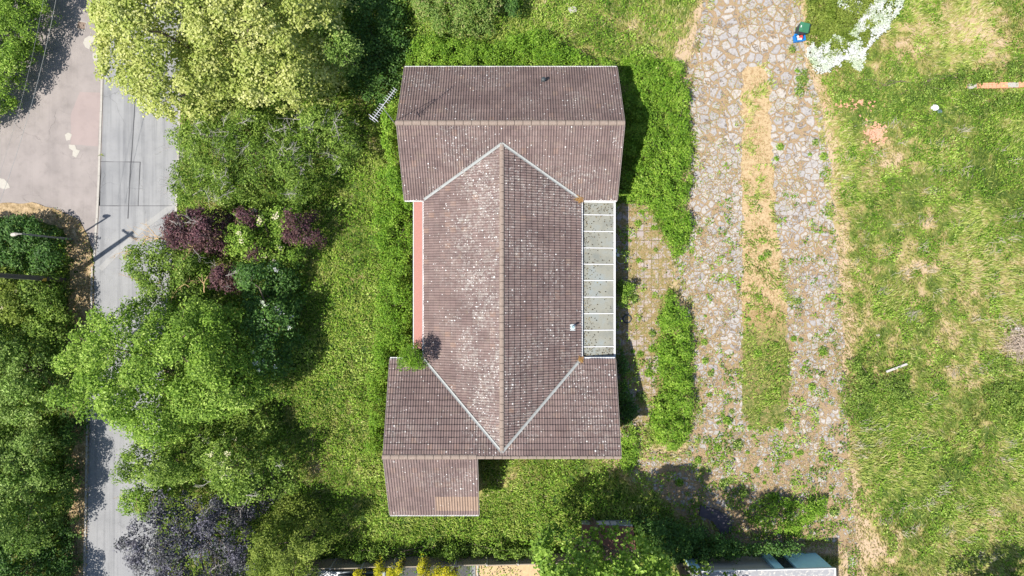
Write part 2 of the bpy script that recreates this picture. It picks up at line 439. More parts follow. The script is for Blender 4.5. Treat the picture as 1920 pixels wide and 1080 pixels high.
# asphalt
def asphalt(name, c1, c2, stain, streak):
    m, nt, b = new_mat(name)
    c = mix(nt, c1, c2, ramp(nt, [(0.35,(0,0,0)),(0.65,(1,1,1))], noise(nt, 0.6, 5, 0.6)))
    c = mix(nt, c, (0.5,0.5,0.5), math_n(nt, 'MULTIPLY', ramp(nt, [(0.5,(0,0,0)),(0.75,(1,1,1))], noise(nt, 1.7, 6, 0.65)), stain), 'MULTIPLY')
    st = noise(nt, 1, 5, 0.6, mapping(nt, (2.6, 0.07, 1), (0,0,R(-1.5))))
    c = mix(nt, c, (0.55,0.56,0.58), math_n(nt, 'MULTIPLY', ramp(nt, [(0.48,(0,0,0)),(0.62,(1,1,1))], st), streak), 'MULTIPLY')
    c = mix(nt, c, (1.25,1.25,1.22), math_n(nt, 'MULTIPLY', noise(nt, 60, 2, 0.6), 0.5), 'MULTIPLY')
    # fine cracks
    v = N(nt, "ShaderNodeTexVoronoi", feature='DISTANCE_TO_EDGE'); v.inputs["Scale"].default_value = 0.45
    wv = N(nt, "ShaderNodeVectorMath", operation='ADD'); nn = N(nt, "ShaderNodeTexNoise"); nn.inputs["Scale"].default_value = 1.1; nn.inputs["Detail"].default_value = 6
    nt.links.new(geo(nt), nn.inputs["Vector"]); nt.links.new(geo(nt), wv.inputs[0]); nt.links.new(nn.outputs["Color"], wv.inputs[1]); nt.links.new(wv.outputs[0], v.inputs["Vector"])
    cr = math_n(nt, 'MULTIPLY', math_n(nt, 'LESS_THAN', v.outputs["Distance"], 0.006), 0.5)
    c = mix(nt, c, (0.45,0.45,0.45), math_n(nt, 'MULTIPLY', cr, ramp(nt, [(0.5,(0,0,0)),(0.6,(1,1,1))], noise(nt, 0.35))), 'MULTIPLY')
    nt.links.new(c, b.inputs["Base Color"]); b.inputs["Roughness"].default_value = 0.9
    bump(nt, b, noise(nt, 70, 2), 0.004)
    return m
M['road'] = asphalt('worn_asphalt', (0.205,0.207,0.214), (0.242,0.243,0.247), 0.25, 0.5)
M['apron'] = asphalt('pinkish_tarmac', (0.215,0.192,0.183), (0.255,0.227,0.216), 0.35, 0.15)
M['apronpink'] = asphalt('pink_tarmac_patch', (0.25,0.205,0.196), (0.275,0.225,0.213), 0.2, 0.1)
M['patchgrey'] = asphalt('newer_asphalt', (0.185,0.188,0.195), (0.22,0.222,0.227), 0.2, 0.6)
M['paintsplash'] = plate_mat('dried_cement', (0.36,0.34,0.30), 0.9, 8, 0.2, (0.4,0.37,0.33))
sheet('road', w_road, 0.006, M['road'], 0.08, 0.3)
sheet('side_road', w_apron, 0.010, M['apron'], 0.05, 0.3)

m, nt, b = new_mat('dry_verge_soil'); M['verge'] = m
c = ramp(nt, [(0.25,(0.05,0.055,0.02)),(0.42,(0.24,0.17,0.09)),(0.55,(0.42,0.31,0.18)),(0.75,(0.55,0.43,0.30))], noise(nt, 3.5, 8, 0.75))
nt.links.new(c, b.inputs["Base Color"]); bump(nt, b, noise(nt, 12, 5, 0.7), 0.08)
sheet('verge', w_verge, 0.05, M['verge'], 0.14, 0.16)

# crazy paving
m, nt, b = new_mat('crazy_paving'); M['crazy'] = m
wv = N(nt, "ShaderNodeVectorMath", operation='ADD'); nn = N(nt, "ShaderNodeTexNoise"); nn.inputs["Scale"].default_value = 2.4; nn.inputs["Detail"].default_value = 2
s2 = N(nt, "ShaderNodeVectorMath", operation='SCALE'); s2.inputs["Scale"].default_value = 0.22
nt.links.new(geo(nt), nn.inputs["Vector"]); nt.links.new(nn.outputs["Color"], s2.inputs[0]); nt.links.new(geo(nt), wv.inputs[0]); nt.links.new(s2.outputs[0], wv.inputs[1])
sepq = N(nt, "ShaderNodeSeparateXYZ"); nt.links.new(geo(nt), sepq.inputs[0])
bigm = math_n(nt, 'GREATER_THAN', math_n(nt, 'ADD', sepq.outputs[1], math_n(nt, 'MULTIPLY', noise(nt, 0.5, 3), 9.0)), 13.5)
class _O: pass
def vpair(scl):
    a = N(nt, "ShaderNodeTexVoronoi", feature='DISTANCE_TO_EDGE'); a.inputs["Scale"].default_value = scl; a.inputs["Randomness"].default_value = 0.95; nt.links.new(wv.outputs[0], a.inputs["Vector"])
    c_ = N(nt, "ShaderNodeTexVoronoi"); c_.inputs["Scale"].default_value = scl; c_.inputs["Randomness"].default_value = 0.95; nt.links.new(wv.outputs[0], c_.inputs["Vector"])
    return a.outputs["Distance"], c_.outputs["Color"]
dS, cS = vpair(2.6); dB, cB = vpair(1.75)
ve = _O(); ve.outputs = {"Distance": math_n(nt, 'ADD', math_n(nt, 'MULTIPLY', dS, math_n(nt, 'SUBTRACT', 1.0, bigm)), math_n(nt, 'MULTIPLY', dB, bigm))}
sp = N(nt, "ShaderNodeSeparateColor"); nt.links.new(mix(nt, cS, cB, bigm), sp.inputs[0])
stone = ramp(nt, [(0,(0.30,0.285,0.28)),(0.35,(0.335,0.315,0.30)),(0.7,(0.37,0.345,0.315)),(1,(0.405,0.37,0.33))], sp.outputs[0])
stone = mix(nt, stone, (0.6,0.57,0.55), math_n(nt, 'MULTIPLY', ramp(nt, [(0.45,(0,0,0)),(0.65,(1,1,1))], noise(nt, 7, 6, 0.7)), 0.7), 'MULTIPLY')
# joint width grows with wear
wear = ramp(nt, [(0.38,(0,0,0)),(0.62,(1,1,1))], noise(nt, 0.55, 5, 0.62))
sep = N(nt, "ShaderNodeSeparateXYZ"); nt.links.new(geo(nt), sep.inputs[0])
south = math_n(nt, 'MULTIPLY', math_n(nt, 'SUBTRACT', 6.0, sep.outputs[1]), 0.022, True)
jw = math_n(nt, 'ADD', 0.030, math_n(nt, 'MULTIPLY', math_n(nt, 'ADD', wear, south), 0.07))
e = math_n(nt, 'ADD', ve.outputs["Distance"], math_n(nt, 'MULTIPLY', math_n(nt, 'SUBTRACT', noise(nt, 9, 6, 0.8), 0.5), 0.26))
joint = math_n(nt, 'LESS_THAN', e, jw)
fill = ramp(nt, [(0.34,(0.06,0.10,0.02)),(0.40,(0.18,0.18,0.06)),(0.47,(0.36,0.26,0.16)),(0.52,(0.16,0.10,0.055)),(0.56,(0.42,0.31,0.21)),(0.62,(0.24,0.15,0.08)),(0.7,(0.46,0.36,0.26))], noise(nt, 7, 9, 0.85))
cov = ramp(nt, [(0.495,(0,0,0)),(0.52,(1,1,1))], math_n(nt, 'ADD', math_n(nt, 'MULTIPLY', noise(nt, 1.3, 9, 0.8), 0.9), math_n(nt, 'MULTIPLY', south, 0.13)))
fac = math_n(nt, 'MAXIMUM', joint, cov)
c = mix(nt, stone, fill, fac)
nt.links.new(c, b.inputs["Base Color"]); b.inputs["Roughness"].default_value = 0.9
bump(nt, b, math_n(nt, 'SUBTRACT', math_n(nt, 'ADD', math_n(nt, 'MULTIPLY', sp.outputs[1], 0.5), math_n(nt, 'MULTIPLY', noise(nt, 22, 4, 0.7), 0.7)), fac), 0.03)
sheet('driveway', w_drive, 0.012, M['crazy'], 0.28, 0.12, 1.3)

m, nt, b = new_mat('dry_straw_soil'); M['straw'] = m
ys = math_n(nt, 'MULTIPLY', math_n(nt, 'ADD', sep0 := N(nt, "ShaderNodeSeparateXYZ").outputs[1], 2.0), 0.09)
nt.links.new(geo(nt), [n for n in nt.nodes if n.type == 'SEPXYZ'][0].inputs[0])
dd = math_n(nt, 'ADD', noise(nt, 4.5, 10, 0.85), math_n(nt, 'MINIMUM', math_n(nt, 'MAXIMUM', ys, -0.14), 0.1))
c = ramp(nt, [(0.3,(0.07,0.10,0.02)),(0.42,(0.20,0.19,0.06)),(0.49,(0.36,0.26,0.13)),(0.53,(0.22,0.13,0.06)),(0.58,(0.40,0.29,0.16)),(0.75,(0.46,0.36,0.22))], dd)
nt.links.new(c, b.inputs["Base Color"]); bump(nt, b, noise(nt, 14, 5, 0.75), 0.05)
sheet('dry_strip', w_median, 0.018, M['straw'], 0.3, 0.1, 2.0)

m, nt, b = new_mat('patio_slabs'); M['patio'] = m
bt = N(nt, "ShaderNodeTexBrick"); bt.offset = 0.0; bt.squash = 1.0
wv = N(nt, "ShaderNodeVectorMath", operation='ADD'); nn = N(nt, "ShaderNodeTexNoise"); nn.inputs["Scale"].default_value = 6; nn.inputs["Detail"].default_value = 3
s2 = N(nt, "ShaderNodeVectorMath", operation='SCALE'); s2.inputs["Scale"].default_value = 0.05
nt.links.new(geo(nt), nn.inputs["Vector"]); nt.links.new(nn.outputs["Color"], s2.inputs[0]); nt.links.new(geo(nt), wv.inputs[0]); nt.links.new(s2.outputs[0], wv.inputs[1])
nt.links.new(wv.outputs[0], bt.inputs[0])
bt.inputs["Scale"].default_value = 1; bt.inputs["Brick Width"].default_value = 0.46; bt.inputs["Row Height"].default_value = 0.6; bt.inputs["Mortar Size"].default_value = 0.022
bt.inputs["Color1"].default_value = (0.33,0.285,0.27,1); bt.inputs["Color2"].default_value = (0.39,0.33,0.30,1); bt.inputs["Mortar"].default_value = (0.15,0.12,0.06,1)
fill = ramp(nt, [(0.35,(0.06,0.10,0.02)),(0.5,(0.22,0.17,0.07)),(0.62,(0.34,0.24,0.15))], noise(nt, 6, 9, 0.85))
cov = ramp(nt, [(0.465,(0,0,0)),(0.50,(1,1,1))], noise(nt, 1.9, 9, 0.8))
c = mix(nt, mix(nt, bt.outputs[0], (0.65,0.63,0.62), math_n(nt, 'MULTIPLY', noise(nt, 6, 6, 0.7), 0.7), 'MULTIPLY'), fill, cov)
nt.links.new(c, b.inputs["Base Color"]); bump(nt, b, math_n(nt, 'SUBTRACT', noise(nt, 20), bt.outputs[1]), 0.015)
sheet('patio', w_patio, 0.016, M['patio'], 0.15, 0.14)

# kerbs
def kerb(pts, w, z, name='kerb'):
    mb = MB()
    for a, bb in zip(pts[:-1], pts[1:]):
        A = Vector(P(*a)); B = Vector(P(*bb)); L = (B-A).length; n = max(1, int(L/0.9))
        for i in range(n):
            p = A.lerp(B, i/n); q = A.lerp(B, (i+1)/n - 0.012*0.9/L*1.0)
            j = random.uniform(-0.008, 0.008)
            mb.bar((p.x+j, p.y, z/2-0.05), (q.x+j, q.y, z/2-0.05), w, z+0.1)
    return tag(mb.build(name, M['concrete'], None), kind='structure')
kerb([(196,-40),(193.5,90),(190,210),(186,330),(182,410),(177,480)], 0.13, 0.045)
kerb([(174,500),(172,600),(166,700),(164,850),(159,1100)], 0.12, 0.10)
kerb([(343,-40),(338,200),(334,330),(331,400),(318,520)], 0.12, 0.09)
def strip(name, pts, w, z, mat):
    L = [Vector(P(*p)) for p in pts]; left = []; right = []
    for i, p in enumerate(L):
        dd = (L[min(i+1,len(L)-1)]-L[max(i-1,0)]).normalized(); n_ = Vector((-dd.y, dd.x, 0))
        left.append(p+n_*w/2); right.append(p-n_*w/2)
    poly = [(q.x, q.y) for q in left] + [(q.x, q.y) for q in right[::-1]]
    return sheet(name, poly, z, mat, 0.012, 0.3, 2)
strip('road_seam', [(254,180),(249,260),(244,330),(240,410)], 0.06, 0.014, M['tar'])
sheet('road_patch', poly_w([(190,303),(262,304),(258,384),(186,386)]), 0.010, M['patchgrey'], 0.02, 0.3)
strip('road_seam', [(188,303),(264,304)], 0.035, 0.018, M['tar'])
strip('road_seam', [(185,386),(322,386)], 0.035, 0.018, M['tar'])
strip('road_seam', [(263,304),(259,386)], 0.03, 0.022, M['tar'])
sheet('side_road_patch', poly_w([(150,172),(190,174),(184,274),(132,272),(134,215)]), 0.014, M['apronpink'], 0.06, 0.2)
for q in ([(158,72),(168,67),(179,68),(177,78),(170,82),(168,92),(160,88),(156,80)], [(174,101),(180,98),(186,104),(185,113),(178,115),(174,109)],
          [(121,252),(128,249),(134,252),(132,263),(125,264)], [(129,271),(140,272),(144,280),(150,282),(147,289),(143,296),(136,292),(137,283),(130,278)],
          [(-6,334),(8,336),(16,344),(19,352),(10,356),(-2,351)]):
    sheet('cement_stain', poly_w(q), 0.019, M['paintsplash'], 0.05, 0.08, 3)
M['palepatch'] = asphalt('pale_trench_fill', (0.25,0.25,0.25), (0.275,0.272,0.268), 0.3, 0.3)
strip('road_patch', [(326,384),(262,432),(188,505)], 0.34, 0.0135, M['palepatch'])
# manhole
mh = empty('manhole_cover', P(153, 48, 0), 'rusty square manhole cover set in the side road near the top left hedge', 'manhole cover', None, R(-12))
mb = MB(); mb.box(-0.30,0.30,-0.27,0.27,0.012,0.026); o = mb.build('frame', M['concrete']); o.parent = mh
mb = MB(); mb.box(-0.255,0.255,-0.225,0.225,0.02,0.034)
for i in range(-4, 5): mb.box(-0.23, 0.23, i*0.05-0.008, i*0.05+0.008, 0.0345, 0.040)
o = mb.build('cover', flat_mat('rusty_iron', (0.20,0.15,0.12), 0.8, 0.3, 20)); o.parent = mh

# ------------------------------------------------------------------ vegetation
def unit(a): return a/np.maximum(np.linalg.norm(a, axis=-1, keepdims=True), 1e-9)
def leaves_geo(c, n, size, aspect=0.55, szvar=0.35):
    """c centres, n normals -> rhombic leaves"""
    k = len(c)
    r = unit(rng.normal(size=(k,3))); t = unit(np.cross(n, r)); s = np.cross(n, t)
    a = size*(1 + szvar*(rng.random(k)*2-1))[:,None]/2
    bb = a*aspect
    fold = n*a*0.25
    v = np.stack([c - t*a, c + s*bb + fold, c + t*a, c - s*bb + fold], 1).reshape(-1,3)
    f = np.arange(4*k).reshape(-1,4)
    return v, f
def leaf_obj(name, c, n, size, rnd, mat, parent=None, aspect=0.55):
    v, f = leaves_geo(c, n, size, aspect)
    return mesh_np(name, v, f, mat, parent, {'rnd': ('FACE', rnd.clip(0,1))})

def sample_poly(poly, n, amp=0.0, sc=1.0, seed=1, inset=0.0):
    poly = np.asarray(poly); lo = poly.min(0)-amp; hi = poly.max(0)+amp
    X = []; Dd = []; tot = 0; it = 0
    while tot < n:
        it += 1
        if it > 6: inset *= 0.6
        p = lo + rng.random((n*3+50, 2))*(hi-lo)
        d = sdf(p[:,0], p[:,1], poly) + (fbm(p[:,0], p[:,1], sc, 3, seed)-0.5)*2*amp - inset
        k = d > 0; X.append(p[k]); Dd.append(d[k]); tot += k.sum()
    return np.concatenate(X)[:n], np.concatenate(Dd)[:n]

def poly_area(p):
    x, y = p[:,0], p[:,1]; return 0.5*abs(np.dot(x, np.roll(y,-1)) - np.dot(y, np.roll(x,-1)))

def crown(poly, h, zedge, leaf, lai, rc, seed, lump=0.7, amp=0.35, holes=0.0, lumpsc=0.75, upb=0.55):
    """leaf centres, normals, random values for a crown over a world outline"""
    A = poly_area(poly)
    nl = A*lai*1.15/(leaf*leaf*0.28)
    per = max(10, int(2.2*rc*rc/(leaf*leaf)*1.6))
    nc = int(max(6, nl/per))
    xy, d = sample_poly(poly, nc, amp, 0.9, seed, rc*0.5)
    dm = max(d.max()*0.75, 0.5)
    t = np.clip(d/dm, 0, 1)
    dome = np.sqrt(1-(1-t)**2)
    lum = (fbm(xy[:,0], xy[:,1], lumpsc, 3, seed+5)-0.5)*2.2*lump + (fbm(xy[:,0], xy[:,1], 1.9, 2, seed+6)-0.5)*0.8*lump
    z = zedge + (h-zedge)*dome + lum
    # branch tips: each carries its own small dome of clumps, with dark hollows between
    sp = (1.25 if h > 3.6 else 0.85 if h > 1.6 else 0.6)
    nt_ = max(3, int(A/(sp*sp*0.95))); tp, _ = sample_poly(poly, nt_, amp, 0.9, seed+3, 0.1)
    dn = np.full(nc, 1e9); ti = np.zeros(nc, int)
    wob = (fbm(xy[:,0], xy[:,1], 2.4, 2, seed+12)-0.5)*0.5*sp
    for q in range(len(tp)):
        dq = np.hypot(xy[:,0]-tp[q,0], xy[:,1]-tp[q,1]) + wob
        m_ = dq < dn; dn[m_] = dq[m_]; ti[m_] = q
    rel = np.clip(dn/(sp*0.62), 0, 1.6); tipz = (rng.random(len(tp))-0.5)*sp*0.75*min(1, lump*1.4)
    z = z + tipz[ti] + sp*0.45 - rel**2*sp*0.62
    low = (rng.random(nc) < 0.40) | (rel > 1.05)
    z = np.where(low, z - (0.25+0.75*rng.random(nc))*np.maximum(0.35*sp, (z-0.2)*0.5), z)
    tint = rng.random(len(tp))[ti]
    if holes > 0:
        keep = (fbm(xy[:,0], xy[:,1], 1.3, 3, seed+9) > holes + 0.06) | low
        xy, z, low, tint = xy[keep], z[keep], low[keep], tint[keep]; nc = len(xy)
    z = np.maximum(z, 0.15)
    cc = np.stack([xy[:,0], xy[:,1], z], 1)
    rcs = rc*(0.6+0.8*rng.random(nc))
    crnd = 0.5*rng.random(nc) + 0.5*tint
    idx = np.repeat(np.arange(nc), per); k = len(idx)
    dr = unit(rng.normal(size=(k,3))); dr[:,2] = np.where(dr[:,2] < -0.3, -dr[:,2], dr[:,2])
    rad = rcs[idx]*(0.45+0.55*rng.random(k)**0.5)
    pos = cc[idx] + dr*rad[:,None]*np.array([1,1,0.7])
    nrm = unit(dr*0.7 + np.array([0,0,upb]) + rng.normal(size=(k,3))*0.35)
    rnd = 0.42*crnd[idx] + 0.58*rng.random(k)
    pos[:,2] = np.maximum(pos[:,2], 0.05)
    return pos, nrm, rnd, cc

def limb(mb, a, bb, r0, r1, wob=0.12, seg=5, n=5):
    a = Vector(a); bb = Vector(bb); L = (bb-a).length; pts = []; rs = []
    for i in range(seg+1):
        t = i/seg; p = a.lerp(bb, t)
        if 0 < i < seg: p += Vector((random.uniform(-1,1), random.uniform(-1,1), random.uniform(-1,1)))*wob*L*0.3
        pts.append(p); rs.append(r0+(r1-r0)*t)
    mb.tube(pts, rs, n); return pts

def twigs_mb(mb, centres, length, r, nb=5, spread=0.9, up=0.5):
    for c in centres:
        base = Vector(c); d0 = Vector((random.gauss(0,1), random.gauss(0,1), up)).normalized()
        tip = base + d0*length
        pts = limb(mb, base, tip, r, r*0.5, 0.14, 4, 4)
        for i in range(nb):
            p = pts[random.randint(1, 4)]
            d1 = (d0 + Vector((random.gauss(0,1), random.gauss(0,1), random.gauss(0,0.4)))*spread).normalized()
            pts2 = limb(mb, p, p + d1*length*random.uniform(0.25,0.6), r*0.55, r*0.25, 0.14, 3, 3)
            if random.random() < 0.6:
                q = pts2[2]; d2 = (d1 + Vector((random.gauss(0,1), random.gauss(0,1), 0.1))*0.8).normalized()
                mb.tube([q, q+d2*length*0.25], [r*0.3, r*0.18], 3)

def plant(name, label, cat, pts, h, zedge, mat, leaf=0.15, lai=3.0, rc=0.42, lump=0.7, amp=0.35, holes=0.0, trunk=0.16, group=None, seed=None, lumpsc=0.75, aspect=0.55, blossom=None, twig=None, crown_name='crown', upb=0.55):
    seed = seed or (len(pts)*7 + int(abs(pts[0][0])) % 97)
    if name == 'plum_tree':
        mx = sum(p[0] for p in pts)/len(pts); my = sum(p[1] for p in pts)/len(pts)
        pts = [(mx+(a-mx)*1.1, my+(b_-my)*1.1) for a, b_ in pts]
    poly = poly_w(pts, zedge)
    pos, nrm, rnd, cc = crown(poly, h, zedge, leaf, lai, rc, seed, lump, amp, holes, lumpsc, upb)
    cx, cy = poly.mean(0)
    gz0 = float(ground_z(np.array([cx]), np.array([cy]))[0]) - 0.03
    root = empty(name, (cx, cy, gz0), label, cat, group)
    leaf_obj(crown_name, pos, nrm, leaf, rnd, M[mat], root, aspect)
    mb = MB()
    big = h > 4.5
    top = Vector((cx+random.uniform(-.3,.3), cy+random.uniform(-.3,.3), h*0.55))
    if h > 2.0:
        pts_ = limb(mb, (cx, cy, gz0), top, trunk, trunk*0.6, 0.1, 5, 8)
        sel = rng.choice(len(cc), size=min(len(cc), 16 if big else 9), replace=False)
        for i in sel:
            q = cc[i]; s0 = pts_[random.randint(2, 5)]
            if q[2] < s0.z: q = (q[0], q[1], s0.z+0.3)
            limb(mb, s0, q, trunk*0.42, 0.02, 0.25, 5, 5)
        mb.build('trunk', M['bark'], root)
    else:
        for i in range(7):
            q = cc[rng.integers(len(cc))]
            limb(mb, (cx, cy, gz0), (q[0], q[1], max(q[2], 0.2)), 0.03, 0.01, 0.2, 4, 4)
        mb.build('stem', M['bark'], root)
    if blossom:
        bm, n, size, where = blossom
        pb = poly_w(where, h*0.8) if where else poly
        surf = pos[rng.choice(len(pos), size=n*30 if n*30 < len(pos) else len(pos), replace=False)]
        ins = sdf(surf[:,0], surf[:,1], pb) > 0
        surf = surf[ins]; surf = surf[np.argsort(-surf[:,2])][:max(n, int(len(surf)*0.6))]
        surf = surf[rng.choice(len(surf), size=min(n, len(surf)), replace=False)]
        kk = 14; idx = np.repeat(np.arange(len(surf)), kk)
        p = surf[idx] + rng.normal(size=(len(idx),3))*size*np.array([0.5,0.5,0.12]) + np.array([0,0,0.14])
        nn_ = unit(np.array([0,0,1.0]) + rng.normal(size=p.shape)*0.35)
        leaf_obj('blossom', p, nn_, size*0.55, rng.random(len(p)), M[bm], root, 0.9)
    if twig:
        n, L, r, tm = twig
        sel = cc[np.argsort(-cc[:,2])[:max(n, int(len(cc)*0.6))]]
        sel = sel[rng.choice(len(sel), size=min(n, len(sel)), replace=False)]
        for q in sel:
            mb = MB(); twigs_mb(mb, [(q[0], q[1], q[2]+0.28)], L*random.uniform(0.6,1.2), r, 7)
            mb.build('bare_twig', M[tm], root)
    return root

TREE = "trees and tall shrubs between the road and the house"
# ---- road side of the plot, top to bottom
plant('maple_tree', 'huge lime yellow tree overhanging the road at the top of the plot', 'tree',
      [(200,-90),(196,30),(212,80),(208,110),(226,150),(218,168),(245,190),(300,215),(330,228),(370,222),(420,212),(470,200),(520,205),(565,212),(590,198),(612,175),(618,140),(648,112),(655,60),(640,0),(650,-90)],
      8.6, 4.6, 'lime', 0.15, 3.4, 0.40, 1.0, 0.45, 0.30, 0.30, lumpsc=0.55, seed=3, aspect=0.75)
plant('shade_tree', 'dull green tree half in shade at the right edge of the lime yellow tree', 'tree',
      [(600,50),(645,60),(668,85),(692,100),(685,125),(655,150),(615,140),(595,100)], 5.0, 3.2, 'cool', 0.14, 2.8, 0.4, 0.5, 0.3, 0.0, 0.13, seed=5)
plant('twiggy_shrub', 'wide green shrub full of bare grey twigs below the lime yellow tree', 'shrub',
      [(300,228),(335,240),(420,215),(520,200),(600,190),(640,190),(665,235),(678,290),(655,325),(612,340),(600,372),(570,398),(500,398),(420,385),(350,390),(332,340),(340,285)],
      4.2, 2.4, 'mid', 0.13, 2.3, 0.36, 0.7, 0.45, 0.33, 0.15, seed=8, twig=(92, 0.8, 0.013, 'twig'))
plant('plum_tree', 'large dark red plum leaved bush beside the road under the twiggy shrub', 'tree',
      [(316,420),(335,400),(385,388),(440,402),(440,440),(415,472),(385,478),(345,462),(316,445)], 4.0, 2.6, 'plum', 0.13, 3.2, 0.34, 0.5, 0.3, 0.25, 0.12, seed=2, twig=(9, 0.8, 0.014, 'twig'))
plant('plum_tree', 'narrow shaded plum red bush just right of the large plum bush', 'tree',
      [(450,400),(470,388),(492,400),(488,428),(465,440),(450,425)], 3.2, 2.3, 'plum', 0.12, 2.6, 0.3, 0.4, 0.25, 0.2, 0.08, seed=12)
plant('plum_tree', 'plum red bush nearest the house at the edge of the grass', 'tree',
      [(525,430),(550,402),(590,398),(603,430),(585,468),(560,458),(535,450)], 3.4, 2.4, 'plum', 0.12, 2.6, 0.32, 0.5, 0.3, 0.3, 0.09, seed=15)
plant('plum_tree', 'smallest plum red sprig among pale green leaves', 'tree',
      [(468,465),(490,458),(502,472),(488,488),(470,482)], 2.9, 2.3, 'plum', 0.11, 2.6, 0.25, 0.3, 0.2, 0.0, 0.06, seed=16)
plant('plum_tree', 'round plum red bush in a dark hollow above the big bright green tree', 'tree',
      [(400,515),(425,495),(450,512),(455,535),(425,550),(405,540)], 3.2, 2.2, 'plum', 0.12, 2.8, 0.28, 0.4, 0.25, 0.0, 0.08, seed=17, twig=(4, 0.7, 0.014, 'twig'))
plant('leafy_shrub', 'light green leafy shrub threaded between the plum red bushes', 'shrub',
      [(430,392),(520,385),(590,390),(560,450),(590,470),(560,495),(500,505),(440,495),(420,470),(440,430)], 2.9, 1.8, 'bright', 0.14, 2.2, 0.34, 0.6, 0.35, 0.33, 0.09, seed=20, blossom=('cream', 14, 0.16, None))
plant('roadside_shrub', 'sprawling green shrub reaching over the road under the dead tan branch', 'shrub',
      [(235,480),(245,455),(280,462),(310,445),(340,455),(395,470),(410,520),(380,560),(320,575),(270,560),(262,530),(240,500)],
      3.3, 1.9, 'mid', 0.14, 2.3, 0.34, 0.7, 0.45, 0.33, 0.1, seed=23, twig=(10, 0.8, 0.016, 'tanbranch'))
plant('flowering_laurel', 'dark green shrub dotted with white flowers at the edge of the grass', 'shrub',
      [(440,500),(500,490),(550,500),(562,560),(560,620),(550,690),(520,720),(480,690),(470,600),(450,560)], 3.9, 2.2, 'dark', 0.16, 2.6, 0.4, 0.7, 0.35, 0.30, 0.12, seed=26, blossom=('white', 26, 0.13, [(490,500),(560,480),(560,720),(490,700)]))
plant('ash_tree', 'biggest bright green tree spreading over the road at mid left', 'tree',
      [(142,690),(165,640),(182,600),(205,572),(250,560),(300,562),(345,575),(400,560),(452,572),(480,602),(492,650),(520,700),(527,730),(490,762),(440,778),(385,790),(352,832),(305,830),(258,812),(240,785),(200,775),(160,760),(145,725)],
      6.6, 3.2, 'bright', 0.15, 3.9, 0.42, 1.1, 0.5, 0.30, 0.26, lumpsc=0.6, seed=30)
plant('round_tree', 'round dark hearted green tree hanging over the lower road below the bright tree', 'tree',
      [(246,850),(262,822),(310,815),(370,820),(395,850),(385,890),(340,912),(285,902),(255,880)], 4.4, 2.6, 'mid', 0.13, 3.4, 0.34, 0.6, 0.15, 0.25, 0.13, seed=33)
plant('roadside_shrub', 'small light green shrub at the road edge above the dark purple tree', 'shrub',
      [(232,930),(250,905),(290,895),(318,915),(310,950),(280,972),(245,965)], 2.9, 1.9, 'bright', 0.13, 3.0, 0.32, 0.4, 0.3, 0.0, 0.08, seed=35, twig=(4, 0.9, 0.015, 'tanbranch'))
plant('elder_shrub', 'green elder shrub with cream flower heads right of the round tree', 'shrub',
      [(395,800),(430,775),(480,770),(520,790),(515,830),(560,870),(560,930),(500,940),(440,930),(390,900),(380,850)], 4.2, 2.4, 'mid', 0.15, 2.6, 0.38, 0.7, 0.4, 0.30, 0.11, seed=38, blossom=('cream', 15, 0.16, [(390,780),(450,775),(450,880),(390,890)]), twig=(10, 0.9, 0.016, 'twig'))
plant('purple_tree', 'dark purple leaved tree at the bottom of the road', 'tree',
      [(255,962),(285,935),(305,905),(325,915),(350,935),(420,925),(470,932),(512,925),(500,958),(478,985),(490,1050),(480,1150),(285,1150),(290,1060),(268,1010)],
      5.6, 3.0, 'purple', 0.13, 2.6, 0.36, 0.9, 0.5, 0.36, 0.2, seed=41, twig=(14, 0.7, 0.012, 'twig'))
plant('olive_tree', 'yellowish olive bushy tree between the purple tree and the fence', 'tree',
      [(474,985),(520,945),(560,935),(590,962),(635,985),(645,1012),(600,1030),(612,1060),(600,1130),(485,1130)], 4.2, 2.6, 'olive', 0.12, 3.2, 0.36, 0.7, 0.35, 0.28, 0.14, seed=44)
# ---- far side of the road
plant('clipped_hedge', 'tall bright green hedge in the top left corner beside the side road', 'hedge',
      [(-130,290),(-60,240),(0,205),(38,150),(62,90),(82,40),(95,-20),(100,-90),(-130,-90)], 2.6, 2.0, 'bright', 0.13, 3.2, 0.34, 0.3, 0.25, 0.0, 0.1, seed=47)
plant('dark_shrub', 'dense dark green shrub behind the small street lamp', 'shrub',
      [(-70,415),(10,400),(60,405),(100,425),(122,450),(124,495),(105,520),(30,520),(-70,520)], 2.2, 1.3, 'dark', 0.15, 3.0, 0.36, 0.5, 0.35, 0.22, 0.1, seed=50)
plant('yellow_tipped_shrub', 'green shrub with pale yellow tips below the telegraph pole', 'shrub',
      [(-70,495),(20,500),(62,510),(70,560),(60,602),(20,615),(-70,610)], 2.7, 1.9, 'olive', 0.16, 2.6, 0.36, 0.6, 0.3, 0.25, 0.09, seed=53, blossom=('cream', 22, 0.12, None))
plant('leafy_shrub', 'mid green shrub along the dry verge between telegraph pole and big left trees', 'shrub',
      [(62,515),(115,505),(126,560),(130,620),(122,665),(85,680),(65,620)], 2.1, 1.2, 'mid', 0.14, 2.8, 0.36, 0.5, 0.3, 0.2, 0.09, seed=56)
plant('verge_shrub', 'low light green shrub squeezed between verge and the big bright tree', 'shrub',
      [(128,650),(150,640),(170,655),(175,690),(160,715),(140,700)], 1.9, 1.1, 'bright', 0.12, 2.2, 0.28, 0.3, 0.25, 0.3, 0.06, seed=57)
plant('left_tree', 'blue green tree at the left edge, uppermost of the large trees across the road', 'tree',
      [(-90,610),(0,600),(60,625),(110,655),(128,700),(120,760),(60,800),(-90,800)], 3.9, 1.8, 'cool', 0.15, 3.0, 0.4, 0.9, 0.45, 0.33, 0.18, seed=60)
